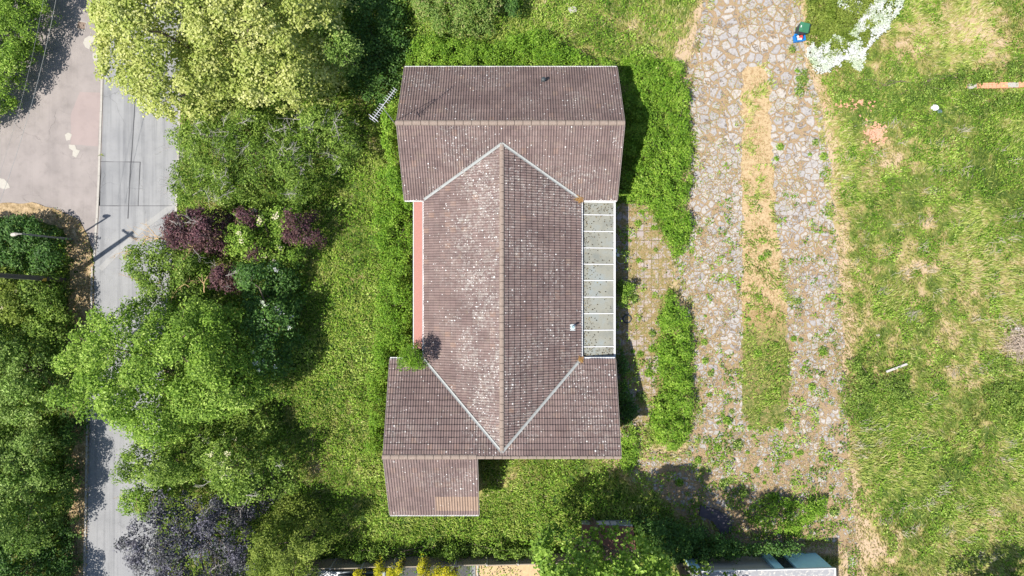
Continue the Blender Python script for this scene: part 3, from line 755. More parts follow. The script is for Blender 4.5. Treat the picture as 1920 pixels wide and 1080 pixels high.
plant('left_tree', 'large pale green tree at the left edge opposite the round tree', 'tree',
      [(-90,790),(60,795),(120,820),(110,860),(128,905),(118,960),(95,1020),(50,1050),(20,1010),(-90,1020)], 4.5, 2.1, 'cool', 0.14, 3.2, 0.4, 0.8, 0.45, 0.28, 0.2, seed=63)
plant('corner_shrub', 'dark shrub in the bottom left corner below the pale green tree', 'shrub',
      [(-90,1010),(30,1000),(85,1030),(110,1060),(118,1200),(-90,1200)], 3.4, 2.2, 'dark', 0.15, 2.8, 0.38, 0.6, 0.35, 0.2, 0.12, seed=66)
for i, q in enumerate(([(120,740),(150,735),(158,800),(150,840),(122,830)], [(126,850),(150,845),(152,900),(148,960),(124,950)], [(118,980),(148,970),(150,1050),(145,1120),(115,1110)])):
    plant('verge_shrub', ['low brambles on the dark verge beside the bright tree shadow', 'low brambles on the dark verge opposite the round tree', 'low brambles on the dark verge opposite the purple tree'][i], 'shrub',
          q, 0.9, 0.4, 'dark', 0.13, 1.6, 0.25, 0.2, 0.3, 0.36, 0.05, seed=70+i)
# ---- top edge
plant('pink_tipped_shrub', 'pinkish tipped shrub at the top edge above the long north roof', 'shrub',
      [(765,-90),(762,10),(785,45),(830,68),(880,72),(925,60),(938,20),(940,-90)], 3.0, 1.5, 'pinkish', 0.13, 2.8, 0.34, 0.6, 0.35, 0.3, 0.1, seed=74)
plant('dark_shrub', 'dark shrub in the shade between lime yellow tree and pink tipped shrub', 'shrub',
      [(640,-60),(700,-40),(760,-30),(765,40),(770,100),(745,140),(735,190),(700,200),(665,190),(640,150),(660,90)], 1.6, 0.7, 'dark', 0.15, 2.2, 0.36, 0.5, 0.4, 0.3, 0.08, seed=77)
plant('dark_shrub', 'dark upright shrub at the top edge right of the pink tipped shrub', 'shrub',
      [(945,-60),(945,20),(955,50),(975,40),(985,0),(980,-60)], 2.0, 1.0, 'dark', 0.14, 2.2, 0.3, 0.3, 0.25, 0.2, 0.07, seed=79)
# ---- against and near the house
plant('climbing_ivy', 'bright ivy climbing the west gable of the north wing', 'ivy',
      [(724,180),(744,190),(744,250),(749,300),(760,335),(775,360),(795,374),(788,392),(755,390),(728,350),(715,260)], 3.5, 2.6, 'weed', 0.13, 3.0, 0.26, 0.3, 0.14, 0.0, 0.06, seed=81)
plant('sapling', 'feathery light green sapling poking up at the west roof corner', 'tree',
      [(748,665),(760,645),(785,645),(798,668),(803,690),(780,694),(750,688)], 4.7, 4.0, 'weed', 0.14, 4.5, 0.24, 0.2, 0.2, 0.0, 0.05, seed=83, aspect=0.3)
plant('tall_nettles', 'leafy green nettle bed along the north wall of the house', 'shrub',
      [(775,80),(800,62),(860,78),(930,75),(1000,55),(1060,80),(1100,100),(1140,112),(1150,130),(760,130)], 1.3, 0.7, 'weed', 0.12, 2.6, 0.28, 0.35, 0.3, 0.25, 0.05, seed=85)
plant('garden_shrub', 'long leafy strip growing along the west wall of the house', 'shrub',
      [(745,300),(775,385),(777,650),(742,672),(725,720),(715,840),(690,860),(690,700),(705,600),(715,500),(700,420),(705,320)], 1.2, 0.6, 'weed', 0.12, 2.2, 0.27, 0.4, 0.35, 0.33, 0.05, seed=88)
plant('ground_hedge', 'long dense green hedge strip beside the upper driveway and house gable', 'hedge',
      [(1165,120),(1190,100),(1230,98),(1278,108),(1296,160),(1300,260),(1292,330),(1302,420),(1290,470),(1265,478),(1240,430),(1225,396),(1185,390),(1163,372)],
      0.9, 0.4, 'weed', 0.12, 2.3, 0.26, 0.45, 0.45, 0.34, 0.05, seed=90)
plant('ground_hedge', 'dense green hedge strip beside the lower driveway', 'hedge',
      [(1242,548),(1262,540),(1285,575),(1298,620),(1302,700),(1298,760),(1290,830),(1262,842),(1228,820),(1215,780),(1232,740),(1226,690),(1232,600)],
      0.85, 0.35, 'weed', 0.12, 2.3, 0.26, 0.45, 0.5, 0.34, 0.05, seed=92)
plant('shade_plants', 'dark leafy plants in the shade along the conservatory wall', 'shrub',
      [(1158,640),(1172,650),(1178,720),(1195,770),(1185,800),(1166,800),(1160,740)], 0.7, 0.4, 'dark', 0.13, 2.4, 0.25, 0.25, 0.15, 0.2, 0.05, seed=94)
plant('shade_plants', 'pale leaved plant beside the hose ring in the conservatory shade', 'shrub',
      [(1158,520),(1175,525),(1190,532),(1184,550),(1170,575),(1158,580)], 1.0, 0.5, 'bright', 0.12, 2.4, 0.2, 0.25, 0.1, 0.2, 0.05, seed=95)
plant('fence_side_plants', 'dark upright weeds along the garden side of the wooden fence', 'shrub',
      [(640,1022),(700,1018),(760,1028),(850,1022),(930,1020),(1000,1018),(1010,1042),(900,1046),(760,1050),(630,1052)], 1.0, 0.5, 'mid', 0.13, 2.2, 0.26, 0.3, 0.35, 0.38, 0.05, seed=97)
plant('corner_weeds', 'sunlit leafy weeds at the south east corner of the roof', 'shrub',
      [(1165,805),(1195,800),(1200,840),(1188,880),(1165,890),(1160,860)], 0.6, 0.3, 'weed', 0.11, 2.2, 0.22, 0.2, 0.2, 0.2, 0.05, seed=98)
# ---- bottom edge
plant('maple_tree', 'bright green broad leaved tree at the bottom edge over the brown hut', 'tree',
      [(1003,1020),(1030,1002),(1062,1012),(1100,1012),(1140,1008),(1172,1012),(1200,1012),(1240,1030),(1268,1062),(1262,1170),(1005,1170)],
      9.0, 6.3, 'bright', 0.19, 3.3, 0.34, 0.9, 0.35, 0.33, 0.24, seed=101, aspect=0.8)
plant('off_tree', 'tall tree just below the picture whose shadow falls on the driveway', 'tree',
      [(1215,1105),(1300,1092),(1400,1110),(1440,1150),(1400,1230),(1250,1240)], 10.0, 8.0, 'mid', 0.22, 2.6, 0.5, 0.7, 0.5, 0.30, 0.26, seed=104)
plant('off_tree', 'tree just below the bottom right corner of the picture', 'tree',
      [(1800,1110),(1860,1095),(1930,1110),(1940,1200),(1820,1200)], 6.0, 3.4, 'mid', 0.2, 2.2, 0.45, 0.5, 0.5, 0.25, 0.2, seed=105)
plant('ivy_bank', 'dark ivy bank behind the garage and fence in the tree shade', 'shrub',
      [(1180,985),(1230,960),(1290,985),(1340,1000),(1400,1010),(1470,1012),(1510,1020),(1525,1036),(1420,1042),(1330,1050),(1270,1058),(1215,1030)], 1.5, 0.9, 'dark', 0.15, 2.8, 0.32, 0.35, 0.3, 0.15, 0.06, seed=107)
plant('weed_patch', 'yellow green bramble patch at the end of the driveway above the garage', 'shrub',
      [(1400,960),(1420,935),(1450,930),(1500,935),(1550,932),(1552,960),(1520,985),(1540,1005),(1500,1018),(1440,1000),(1405,985)], 0.7, 0.35, 'weed', 0.12, 1.6, 0.25, 0.3, 0.4, 0.38, 0.05, seed=109)
gold = "golden conifers behind the wooden fence"
for i, (x, y, rr) in enumerate(((675,1077,9),(712,1062,8),(738,1075,11),(752,1058,6),(793,1056,8),(800,1072,12),(822,1070,8),(840,1066,7),(852,1074,8))):
    rr *= 1.35
    q = [(x+rr*math.cos(a)*0.9, y+rr*1.3*math.sin(a)) for a in np.linspace(0, 2*math.pi, 9)[:-1]]
    t = plant('golden_conifer', 'golden yellow conifer, ' + ['leftmost','second from left','third from left','fourth from left','middle one','fourth from right','third from right','second from right','rightmost'][i] + ' of the row behind the fence', 'conifer', q, 2.6, 1.7, 'gold', 0.09, 3.6, 0.16, 0.35, 0.12, 0.0, 0.05, group=gold, seed=111+i, aspect=0.4)
# ---- field brambles
for i, (q, lab) in enumerate((
    ([(1575,700),(1600,675),(1650,690),(1700,700),(1720,740),(1690,790),(1620,800),(1585,770)], 'low bramble patch beside the fallen plank'),
    ([(1860,660),(1890,670),(1940,690),(1940,790),(1880,800),(1845,750),(1845,700)], 'low bramble patch below the brushwood heap'),
    ([(1560,150),(1600,135),(1680,120),(1700,150),(1780,130),(1940,110),(1940,150),(1810,165),(1740,200),(1640,215),(1570,195)], 'bramble band running left from the broken brick wall'),
    ([(1810,172),(1940,172),(1940,215),(1860,225),(1800,205)], 'weedy strip just below the broken brick wall'),
    ([(1490,130),(1510,125),(1520,150),(1512,165),(1495,160)], 'small dark weed patch left of the white flowers'))):
    plant('bramble', lab, 'bramble', q, 0.45, 0.15, 'mid', 0.11, 1.1, 0.24, 0.2, 0.6, 0.36, 0.04, seed=130+i)
plant('flowering_shrub', 'low spreading shrub under a mass of white flowers at the top right', 'shrub',
      [(1506,-60),(1508,40),(1520,100),(1535,132),(1560,125),(1600,130),(1615,95),(1650,65),(1672,20),(1680,-60)],
      1.25, 0.7, 'olive', 0.11, 3.0, 0.26, 0.25, 0.18, 0.12, 0.05, seed=140)
fs = bpy.data.objects['flowering_shrub']
q = [(1506,96),(1535,72),(1562,70),(1578,88),(1590,62),(1606,40),(1630,8),(1650,-60),(1700,-60),(1680,20),(1660,58),(1622,92),(1614,120),(1604,136),(1586,112),(1572,118),(1560,134),(1530,142),(1512,122)]
xy, _ = sample_poly(poly_w(q, 0.95), 1900, 0.2, 2.0, 4)
k = fbm(xy[:,0], xy[:,1], 2.2, 4, 6) + 0.05*(xy[:,0] > 20.5) > 0.455
x2, _ = sample_poly(poly_w([(1565,4),(1612,2),(1606,26),(1575,26)], 0.95), 40, 0.2, 2.0, 5)
cl = np.concatenate([xy[k], x2]); idx = np.repeat(np.arange(len(cl)), 9)
p = np.stack([cl[idx,0], cl[idx,1], 1.05 + 0.55*fbm(cl[idx,0], cl[idx,1], 2.2, 2, 3)], 1) + rng.normal(size=(len(idx),3))*np.array([0.06,0.06,0.06])
leaf_obj('blossom', p, unit(np.array([0,0,1.0])+rng.normal(size=p.shape)*0.6), 0.085, rng.random(len(p)), M['white'], fs, 0.95)

# ---- weeds on the driveway: one clump copied
def weed_proto(mat, r, n, h, nm):
    dr = unit(rng.normal(size=(n,3))); dr[:,2] = abs(dr[:,2])
    pos = dr*np.array([r, r, h])*(rng.random(n)**0.5)[:,None] + np.array([0,0,0.03])
    v, f = leaves_geo(pos, unit(dr*0.5+np.array([0,0,0.8])+rng.normal(size=(n,3))*0.3), 0.085)
    return mesh_np(nm, v, f, mat, None, {'rnd': ('FACE', rng.random(n))})
protos = [weed_proto(M['weed'], 0.24, 140, 0.16, 'weed_clump'), weed_proto(M['mid'], 0.30, 190, 0.22, 'weed_clump'), weed_proto(M['weed'], 0.15, 60, 0.1, 'weed_clump')]
spots = [(1310,862),(1385,830),(1400,845),(1480,855),(1483,905),(1460,875),(1345,840),(1355,905),(1412,815),(1405,800),(1370,770),(1338,690),(1322,675),(1330,700),(1328,740),(1420,660),(1440,690),(1345,795),(1362,790),(1372,900),(1400,600),(1425,485),(1440,478),(1400,475),(1485,635),(1500,640),(1548,520),(1555,535),(1540,655),(1520,705),(1525,725),(1565,960),(1395,715),(1545,660),(1497,565),(1320,590),(1465,800),(1475,775),(1205,395),(1195,420),(1225,410),(1222,427),(1230,430),(1192,560),(1198,600),(1222,655),(1225,625),(1185,660),(1200,665),(1230,470),(1195,490),(1215,700),(1205,745),(1250,700),(1500,850),(1540,880),(1455,300),(1465,278),(1485,92),(1493,130),(1500,150),(1530,270),(1520,290),(1545,295),(1300,870),(1330,880),(1275,905),(1395,925),(1430,905),(1415,880),(1290,925),(1515,945),(1322,640),(1500,175)]
for i, (x, y) in enumerate(spots):
    q = protos[i % 3]
    o = q if i < 3 else q.copy()
    if i >= 3: C.objects.link(o)
    x += random.uniform(-3,3); y += random.uniform(-3,3)
    o.location = P(x, y, 0.02)[:2] + (0.02,)
    o.rotation_euler = (0, 0, random.uniform(0, 6.28)); s = random.uniform(0.55, 1.25); o.scale = (s, s, s)
    zl = ('small green weed clump in the patio slabs beside the conservatory' if x < 1235 else 'small green weed clump at the broken lower end of the crazy paving' if y > 800 else 'small green weed clump in the left lane of crazy paving' if x < 1392 else 'small green weed clump in the dry strip between the paved lanes' if x < 1470 and y > 150 else 'small green weed clump in the right lane of crazy paving')
    tag(o, zl, 'weed', zl.replace('small green weed clump', 'weed clumps'))

# ---- grass and ground cover (uncountable)
def scatter(n, x0, x1, y0, y1):
    return x0 + rng.random(n)*(x1-x0), y0 + rng.random(n)*(y1-y0)
x, y = scatter(420000, -33.5, 33.5, -19.5, 19.5)
hd = hard_sd(x, y); vd = sdf(x, y, w_verge)
md_s = sdf(x, y, w_median) + (fbm(x, y, 1.2, 3, 50)-0.5)*1.7
dvs = sdf(x, y, w_drive)
onmed = (md_s > 0.0) & (fbm(x, y, 1.3, 3, 51) + 0.02*(2.0-y).clip(-4, 5) > 0.50)
edge = (dvs > 0) & (dvs < 0.5) & (fbm(x, y, 1.6, 3, 52) > 0.5)
keep = ((hd + (fbm(x, y, 2.2, 3, 2)-0.5)*0.5 < -0.02) | onmed | edge) & (vd < -0.05)
keep &= (fbm(x, y, 1.7, 3, 21) + 0.12*rng.random(len(x)) > 0.36)
x, y = x[keep], y[keep]
dr_ = dryness(x, y)
k = rng.random(len(x)) > smooth01(dr_, 0.65, 1.0)*0.55
x, y, dr_ = x[k], y[k], dr_[k]; n = len(x)
z = ground_h_raw(x, y, hard_sd(x, y))
ang = 2*math.pi*fbm(x, y, 0.22, 2, 14)*1.6 + rng.normal(size=n)*0.9
L = (0.13 + 0.20*rng.random(n))*(0.75+0.7*fbm(x, y, 0.8, 2, 5)); lean = 0.55+0.45*rng.random(n)
up = L*np.sqrt(np.maximum(0, 1-lean**2))*1.0 + 0.05
w = 0.020 + 0.028*rng.random(n)
dx, dy = np.cos(ang), np.sin(ang)
b0 = np.stack([x - dy*w, y + dx*w, z-0.01], 1); b1 = np.stack([x + dy*w, y - dx*w, z-0.01], 1)
md = np.stack([x + dx*L*lean*0.5 , y + dy*L*lean*0.5, z + up*0.8], 1)
tip = np.stack([x + dx*L*lean, y + dy*L*lean, z + up], 1)
V = np.stack([b0, b1, tip], 1).reshape(-1,3)
m, nt, b = new_mat('grass_blade'); M['grass'] = m
gcol = ramp(nt, [(0,(0.10,0.175,0.022)),(0.5,(0.28,0.37,0.06)),(1,(0.48,0.54,0.15))], attr(nt, 'rnd'))
scol = ramp(nt, [(0,(0.26,0.24,0.06)),(0.5,(0.42,0.38,0.15)),(1,(0.60,0.52,0.32))], attr(nt, 'rnd'))
c = mix(nt, gcol, scol, attr(nt, 'dry'))
nt.links.new(c, b.inputs["Base Color"]); b.inputs["Roughness"].default_value = 0.7
t = N(nt, "ShaderNodeBsdfTranslucent"); nt.links.new(c, t.inputs[0])
ms = N(nt, "ShaderNodeMixShader"); ms.inputs[0].default_value = 0.35
nt.links.new(b.outputs[0], ms.inputs[1]); nt.links.new(t.outputs[0], ms.inputs[2]); nt.links.new(ms.outputs[0], nt.nodes["Material Output"].inputs[0])
inm = sdf(x, y, w_median) > -0.3
dd_ = smooth01(dr_ + 0.9*(rng.random(n)-0.5) + inm*(0.035*(y+1.0)-0.28), 0.28, 0.85)
o = mesh_np('grass', V, np.arange(3*n).reshape(-1,3), M['grass'], None, {'rnd': ('FACE', rng.random(n)), 'dry': ('FACE', dd_)})
tag(o, 'long tufted meadow grass, green with straw coloured patches', 'grass', kind='stuff')
# broad leaved ground cover
x, y = scatter(380000, -33.5, 33.5, -19.5, 19.5)
hd = hard_sd(x, y); vd = sdf(x, y, w_verge); dr_ = dryness(x, y)
clump = fbm(x, y, 1.1, 4, 33)
dvs = np.maximum(sdf(x, y, w_drive), sdf(x, y, w_patio))
pav = (dvs > 0) & (fbm(x, y, 1.7, 3, 60) - 0.008*y + 0.10*np.exp(-dvs/0.5) - 0.05*(sdf(x, y, w_patio) > -0.6) * -1 > 0.66) & (y < 9)
keep = (((hd < -0.1) & (vd < -0.1)) | pav) & (clump*(~pav) + pav - 0.30*(dr_-0.35) + 0.10*(x < 9) > 0.50)
x, y, clump, dr_ = x[keep], y[keep], clump[keep], dr_[keep]; n = len(x)
z = ground_h_raw(x, y, hard_sd(x, y)) + 0.04 + rng.random(n)**1.5*(0.10 + (1.5+2.6*(x < 9))*(fbm(x, y, 1.5, 3, 71)-0.42).clip(0, 0.3))
pos = np.stack([x, y, z], 1)
o = leaf_obj('ground_cover', pos, unit(np.array([0,0,0.8])+rng.normal(size=(n,3))*0.45), 0.12, 0.66*rng.random(n)+1.0*(fbm(x, y, 0.8, 3, 77)-0.30), M['weed'])
tag(o, 'low broad leaved weeds spreading through the rough grass', 'ground cover', kind='stuff')
# dead stalks lying in the field
mb = MB()
sp_ = [(1743,508),(1730,420),(1800,425),(1855,470),(1740,360),(1680,425),(1830,600),(1875,600),(1560,540),(1620,800),(1700,830),(1660,720),(1780,690),(1835,690),(1860,960),(1800,950),(1710,990),(1690,740),(1760,920)]
for i in range(46): sp_.append((random.uniform(1580,1910), random.uniform(330,1070)))
for i in range(14): sp_.append((random.uniform(1560,1910), random.uniform(230,340)))
for x_, y_ in sp_:
    c0 = P2(x_, y_); a0 = random.gauss(0.5, 0.5)
    for k in range(random.randint(6, 20)):
        px_, py_ = c0[0]+random.gauss(0,0.28), c0[1]+random.gauss(0,0.15)
        a = a0+random.gauss(0,0.35); l = random.uniform(0.15,0.5)
        zz = 0.14+random.uniform(0,0.10)
        mb.tube([(px_,py_,zz),(px_+l*math.cos(a)*0.5,py_+l*math.sin(a)*0.5,zz+0.05),(px_+l*math.cos(a),py_+l*math.sin(a),zz+random.uniform(-.02,.05))],[0.009,0.011,0.004],3)
tag(mb.build('dead_stalks', M['stalk']), 'pale dead stalks lying flattened in the field grass', 'dead stalks', kind='stuff')
# leaf and straw litter on paving
x, y = scatter(90000, 6, 22, -17, 19)
dd1 = np.maximum(sdf(x, y, w_drive), sdf(x, y, w_patio))
keep = (dd1 > -1.3*(x > 17)-0.2) & (fbm(x, y, 0.8, 4, 40) + 0.07*(y < 3) + 0.1*(dd1 < 0) > 0.48) & (sdf(x, y, HOUSE) < 0)
x, y = x[keep], y[keep]; n = len(x)
m2 = leaf_mat('paving_litter', [(0,(0.20,0.12,0.06)),(0.4,(0.38,0.24,0.12)),(0.7,(0.46,0.36,0.20)),(0.85,(0.16,0.22,0.04)),(1,(0.22,0.30,0.06))], trans=0.1)
o = leaf_obj('paving_litter', np.stack([x, y, 0.03+0.02*rng.random(n)], 1), unit(np.array([0,0,1.0])+rng.normal(size=(n,3))*0.25), 0.075, rng.random(n), m2, None, 0.45)
tag(o, 'dry leaves, straw and tiny weeds strewn over the paving', 'litter', kind='stuff')
x, y = scatter(9000, *sorted((P(100,0)[0], P(185,0)[0])), -18, 5.4)
keep = sdf(x, y, w_verge) > -0.1
x, y = x[keep], y[keep]; n = len(x)
o = leaf_obj('verge_litter', np.stack([x, y, 0.07+0.05*rng.random(n)], 1), unit(np.array([0,0,1.0])+rng.normal(size=(n,3))*0.4), 0.09, rng.random(n), m2, None, 0.45)
tag(o, 'dry leaves and grass covering the bare roadside verge', 'litter', kind='stuff')

# ------------------------------------------------------------------ the bungalow
house = empty('bungalow', (0, 0, 0), 'large bungalow with brown lichen spotted tiled roofs and a glazed lean-to', 'house')
ZE = 2.7
def slope(name, O, U, Lu, V, Lv, zlich, parent, patch=None, gauge=0.36, pan=0.5, jo=0.9):
    O = np.array(O, float); U = np.array(U, float); V = np.array(V, float); Nn = np.cross(U, V)
    sgn = 1.0
    if Nn[2] < 0: Nn = -Nn; sgn = -1
    # double roman profile over 0.3 m: pan, roll, pan, roll
    us = []; hs = []; nt_ = int(round(Lu/0.30)); tw = Lu/nt_
    prof = [(0.0,0.0),(0.04,0.012),(0.20,0.014),(0.27,0.030),(0.36,0.038),(0.44,0.030)]
    for i in range(nt_):
        for half in (0, 0.5):
            for p_, q_ in prof: us.append((i+half+p_)*tw); hs.append(q_)
    us.append(Lu); hs.append(0.0)
    us = np.array(us); hs = np.array(hs); nu = len(us)
    nc = int(round(Lv/gauge)); g_ = Lv/nc
    rows_v = []; rows_o = []; crs = []
    for j in range(nc):
        rows_v += [j*g_, (j+1)*g_ - 0.05, (j+1)*g_ - 0.002]; rows_o += [0.044, 0.010, 0.004]; crs += [j, j, j]
    rows_v = np.array(rows_v); rows_o = np.array(rows_o); crs = np.array(crs)
    jit = rng.normal(size=(nc, nt_+1))*0.0045
    tix = np.minimum((us/tw+1e-6).astype(int), nt_-1)
    off = hs[None,:] + rows_o[:,None] + jit[crs][:, tix]
    vj = rows_v[:,None] + (rng.normal(size=(nc, nt_+1))*0.006)[crs][:, tix]*(rows_o[:,None] > 0.02)
    Pp = O + us[None,:,None]*U + vj[:,:,None]*V + off[:,:,None]*Nn
    nv = len(rows_v)
    f = grid_faces(nu, nv)
    if sgn < 0: f = f[:, ::-1]
    fr = np.repeat(np.arange(nv-1), nu-1); fc = np.tile(np.arange(nu-1), nv-1)
    tr = rng.random((nc, nt_+1))
    rnd = tr[crs[fr], tix[fc]]
    cen = (Pp[:-1,:-1]+Pp[1:,1:])/2; cen = cen.reshape(-1,3)
    lich = zlich(cen)
    joint = np.where(fr % 3 == 2, jo, np.where(fr % 3 == 1, jo*0.62, 0.0))  # dirt on the risers; the band below each one is painted-in shade
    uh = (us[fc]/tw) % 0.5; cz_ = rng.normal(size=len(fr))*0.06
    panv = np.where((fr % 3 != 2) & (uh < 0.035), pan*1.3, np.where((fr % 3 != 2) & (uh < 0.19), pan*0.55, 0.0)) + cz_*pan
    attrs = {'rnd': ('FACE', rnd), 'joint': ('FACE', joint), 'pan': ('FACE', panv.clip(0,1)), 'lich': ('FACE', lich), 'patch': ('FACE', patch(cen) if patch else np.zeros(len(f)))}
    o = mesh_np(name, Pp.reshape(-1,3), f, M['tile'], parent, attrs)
    # felt board under the tiles
    mb = MB(); A = O-0.03*Nn; th = Nn*0.06
    q = [A, A+U*Lu, A+U*Lu+V*Lv, A+V*Lv]
    q2 = [p_-th for p_ in q]
    mb.add([tuple(p_) for p_ in q+q2], [(0,1,2,3),(7,6,5,4),(0,4,5,1),(1,5,6,2),(2,6,7,3),(3,7,4,0)])
    mb.build('roof_board', M['darkmetal'], o)
    return o
def LI(a, b_=0.0): return lambda c: np.clip(a + 1.6*(fbm(c[:,0], c[:,1], 0.7, 4, 2)-0.52), 0, 1)
yR, zR = 9.04, 5.5
runN = 3.88; riseN = zR-ZE; LN = math.hypot(runN, riseN)
# north wing
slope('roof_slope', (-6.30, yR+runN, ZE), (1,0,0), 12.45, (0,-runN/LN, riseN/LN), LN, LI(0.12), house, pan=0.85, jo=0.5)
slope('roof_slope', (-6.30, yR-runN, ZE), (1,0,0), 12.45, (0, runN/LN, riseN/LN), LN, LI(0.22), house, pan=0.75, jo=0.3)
# main ridge
xM, zM = -0.56, 4.77; yT, yB = 8.0, -9.13
rW = 4.60; LW = math.hypot(rW, zM-ZE)
lm = lambda c: np.clip(0.05 + 0.95*np.exp(-((c[:,0]+1.7)/1.9)**2)*(0.5+3.2*(fbm(c[:,0], c[:,1], 0.9, 5, 2)-0.47)), 0, 1)
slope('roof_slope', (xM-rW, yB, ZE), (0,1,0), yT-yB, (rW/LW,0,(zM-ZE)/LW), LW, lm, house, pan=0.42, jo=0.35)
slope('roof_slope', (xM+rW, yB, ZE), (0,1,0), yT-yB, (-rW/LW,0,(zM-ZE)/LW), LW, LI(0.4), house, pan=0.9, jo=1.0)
# south wing
yS = -9.39; zS = 4.87; y0 = -4.16; runS = y0-yS; LS = math.hypot(runS, zS-ZE)
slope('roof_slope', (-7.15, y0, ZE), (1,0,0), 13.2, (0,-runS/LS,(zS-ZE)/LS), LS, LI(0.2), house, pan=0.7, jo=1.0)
y1 = -13.28; runT = yS-y1; LT = math.hypot(runT, zS-ZE)
def patch(c):
    a = P2(816, 925, 3.2); b2 = P2(897, 962, 2.75)
    return ((c[:,0] > a[0]) & (c[:,1] < a[1]) & (c[:,0] < b2[0]+0.03) & (c[:,1] > b2[1]+0.1)).astype(float)
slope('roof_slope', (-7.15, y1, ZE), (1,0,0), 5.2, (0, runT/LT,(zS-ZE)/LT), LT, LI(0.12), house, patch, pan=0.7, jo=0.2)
# ridge caps
def ridge(name, A, B, r=0.15, drop=0.10):
    A = Vector(A); B = Vector(B); L = (B-A).length; n = max(1, int(L/0.45)); d_ = (B-A).normalized()
    s = d_.cross(Vector((0,0,1))).normalized(); mb = MB()
    for i in range(n):
        p0 = A + d_*(L*i/n); p1 = A + d_*(L*(i+1)/n - 0.025)
        k = 9; jz = random.uniform(-0.006, 0.006)
        vs = []
        for p_, rr in ((p0, r*1.02), (p1, r*0.95)):
            for j in range(k):
                a = math.pi*j/(k-1)
                vs.append(tuple(p_ + s*math.cos(a)*rr + Vector((0,0,1))*(math.sin(a)*rr*0.8 - drop + jz + 0.07)))
        mb.add(vs, [(j, j+1, k+j+1, k+j) for j in range(k-1)])
    return mb.build(name, M['ridge'], house, True)
ridge('ridge_cap', (-6.38, yR, zR), (6.2, yR, zR))
ridge('ridge_cap', (xM, yB-0.05, zM), (xM, yT+0.1, zM))
ridge('ridge_cap', (-7.22, yS, zS), (-1.95, yS, zS))
ridge('ridge_cap', (-1.95, yS-0.02, zS), (6.1, yS-0.02, zS), 0.10, 0.06)
# valley linings
kN = riseN/runN; kM = (zM-ZE)/rW; kS = (zS-ZE)/runS
plN = lambda x_, y_: ZE + kN*(y_-(yR-runN))
plS = lambda x_, y_: ZE + kS*(y0-y_)
plW = lambda x_, y_: ZE + kM*(x_-(xM-rW))
plE = lambda x_, y_: ZE + kM*((xM+rW)-x_)
def valley(A, B, pa, pb, w=0.075):
    A = np.array(A); B = np.array(B); d_ = (B-A)/np.linalg.norm(B-A); n_ = np.array([-d_[1], d_[0]])
    vs = []; k = 14
    for i in range(k+1):
        p_ = A + (B-A)*i/k
        for s_ in (-1, -0.12, 0.12, 1):
            q = p_ + n_*w*s_
            zz = max(pa(*q), pb(*q)) + (0.105 if abs(s_) > 0.5 else 0.085)
            vs.append((q[0], q[1], zz))
    mb = MB(); mb.add(vs, [(i*4+j, i*4+j+1, (i+1)*4+j+1, (i+1)*4+j) for i in range(k) for j in range(3)])
    mb.build('valley_lining', M['lead'], house)
yNj = (zM-ZE)/kN + (yR-runN); ySj = y0 - (zM-ZE)/kS
valley((xM-rW, yR-runN), (xM, yNj), plN, plW); valley((xM+rW, yR-runN), (xM, yNj), plN, plE)
valley((xM-rW, y0), (xM, ySj), plS, plW); valley((xM+rW, y0), (xM, ySj), plS, plE)
# gutters and bargeboards
def gutter(a, b_, w=0.085, z=ZE-0.0):
    mb = MB(); A = Vector((*a, z)); B = Vector((*b_, z)); d_ = (B-A).normalized(); s = d_.cross(Vector((0,0,1)))
    vs = []; k = 7
    for p_ in (A, B):
        for j in range(k):
            an = math.pi + math.pi*j/(k-1); vs.append(tuple(p_ + s*math.cos(an)*w*0.6 + Vector((0,0,math.sin(an)*w*0.6))))
        for j in range(k):
            an = 2*math.pi - math.pi*j/(k-1); vs.append(tuple(p_ + s*math.cos(an)*w*0.45 + Vector((0,0,math.sin(an)*w*0.45))))
    n = 2*k
    mb.add(vs, [(j, (j+1) % n, n+(j+1) % n, n+j) for j in range(n)])
    mb.build('gutter', M['whitepaint'], house)
e_ = 0.05
gutter((-6.30, yR+runN+e_), (6.15, yR+runN+e_)); gutter((xM+rW+0.1, yR-runN-e_), (6.15, yR-runN-e_)); gutter((-6.30, yR-runN-e_), (xM-rW-0.05, yR-runN-e_))
gutter((xM-rW-e_, y0), (xM-rW-e_, yR-runN)); gutter((xM+rW+e_, y0), (xM+rW+e_, yR-runN), 0.10)
gutter((-7.15, y0+e_), (xM-rW-0.05, y0+e_)); gutter((xM+rW, y0+e_), (6.05, y0+e_)); gutter((-7.15, y1-e_), (-1.95, y1-e_))
M['barge'] = flat_mat('grey_brown_board', (0.24,0.20,0.185), 0.8, 0.2, 4)
def barge(x_, ya, za, yb, zb):
    mb = MB(); mb.bar((x_, ya, za-0.07), (x_, yb, zb-0.07), 0.03, 0.16); mb.build('bargeboard', M['barge'], house)
for x_ in (-6.33, 6.18):
    barge(x_, yR+runN, ZE, yR, zR); barge(x_, yR-runN, ZE, yR, zR)
for x_ in (-7.18, 6.08): barge(x_, y0, ZE, yS, zS)
for x_ in (-7.18, -1.92): barge(x_, y1, ZE, yS, zS)
# fascia below the mono ridge
mb = MB(); mb.box(-1.9, 6.05, yS-0.06, yS-0.03, zS-0.28, zS-0.03); mb.build('fascia', plate_mat('pink_brown_board', (0.36,0.24,0.21)), house)
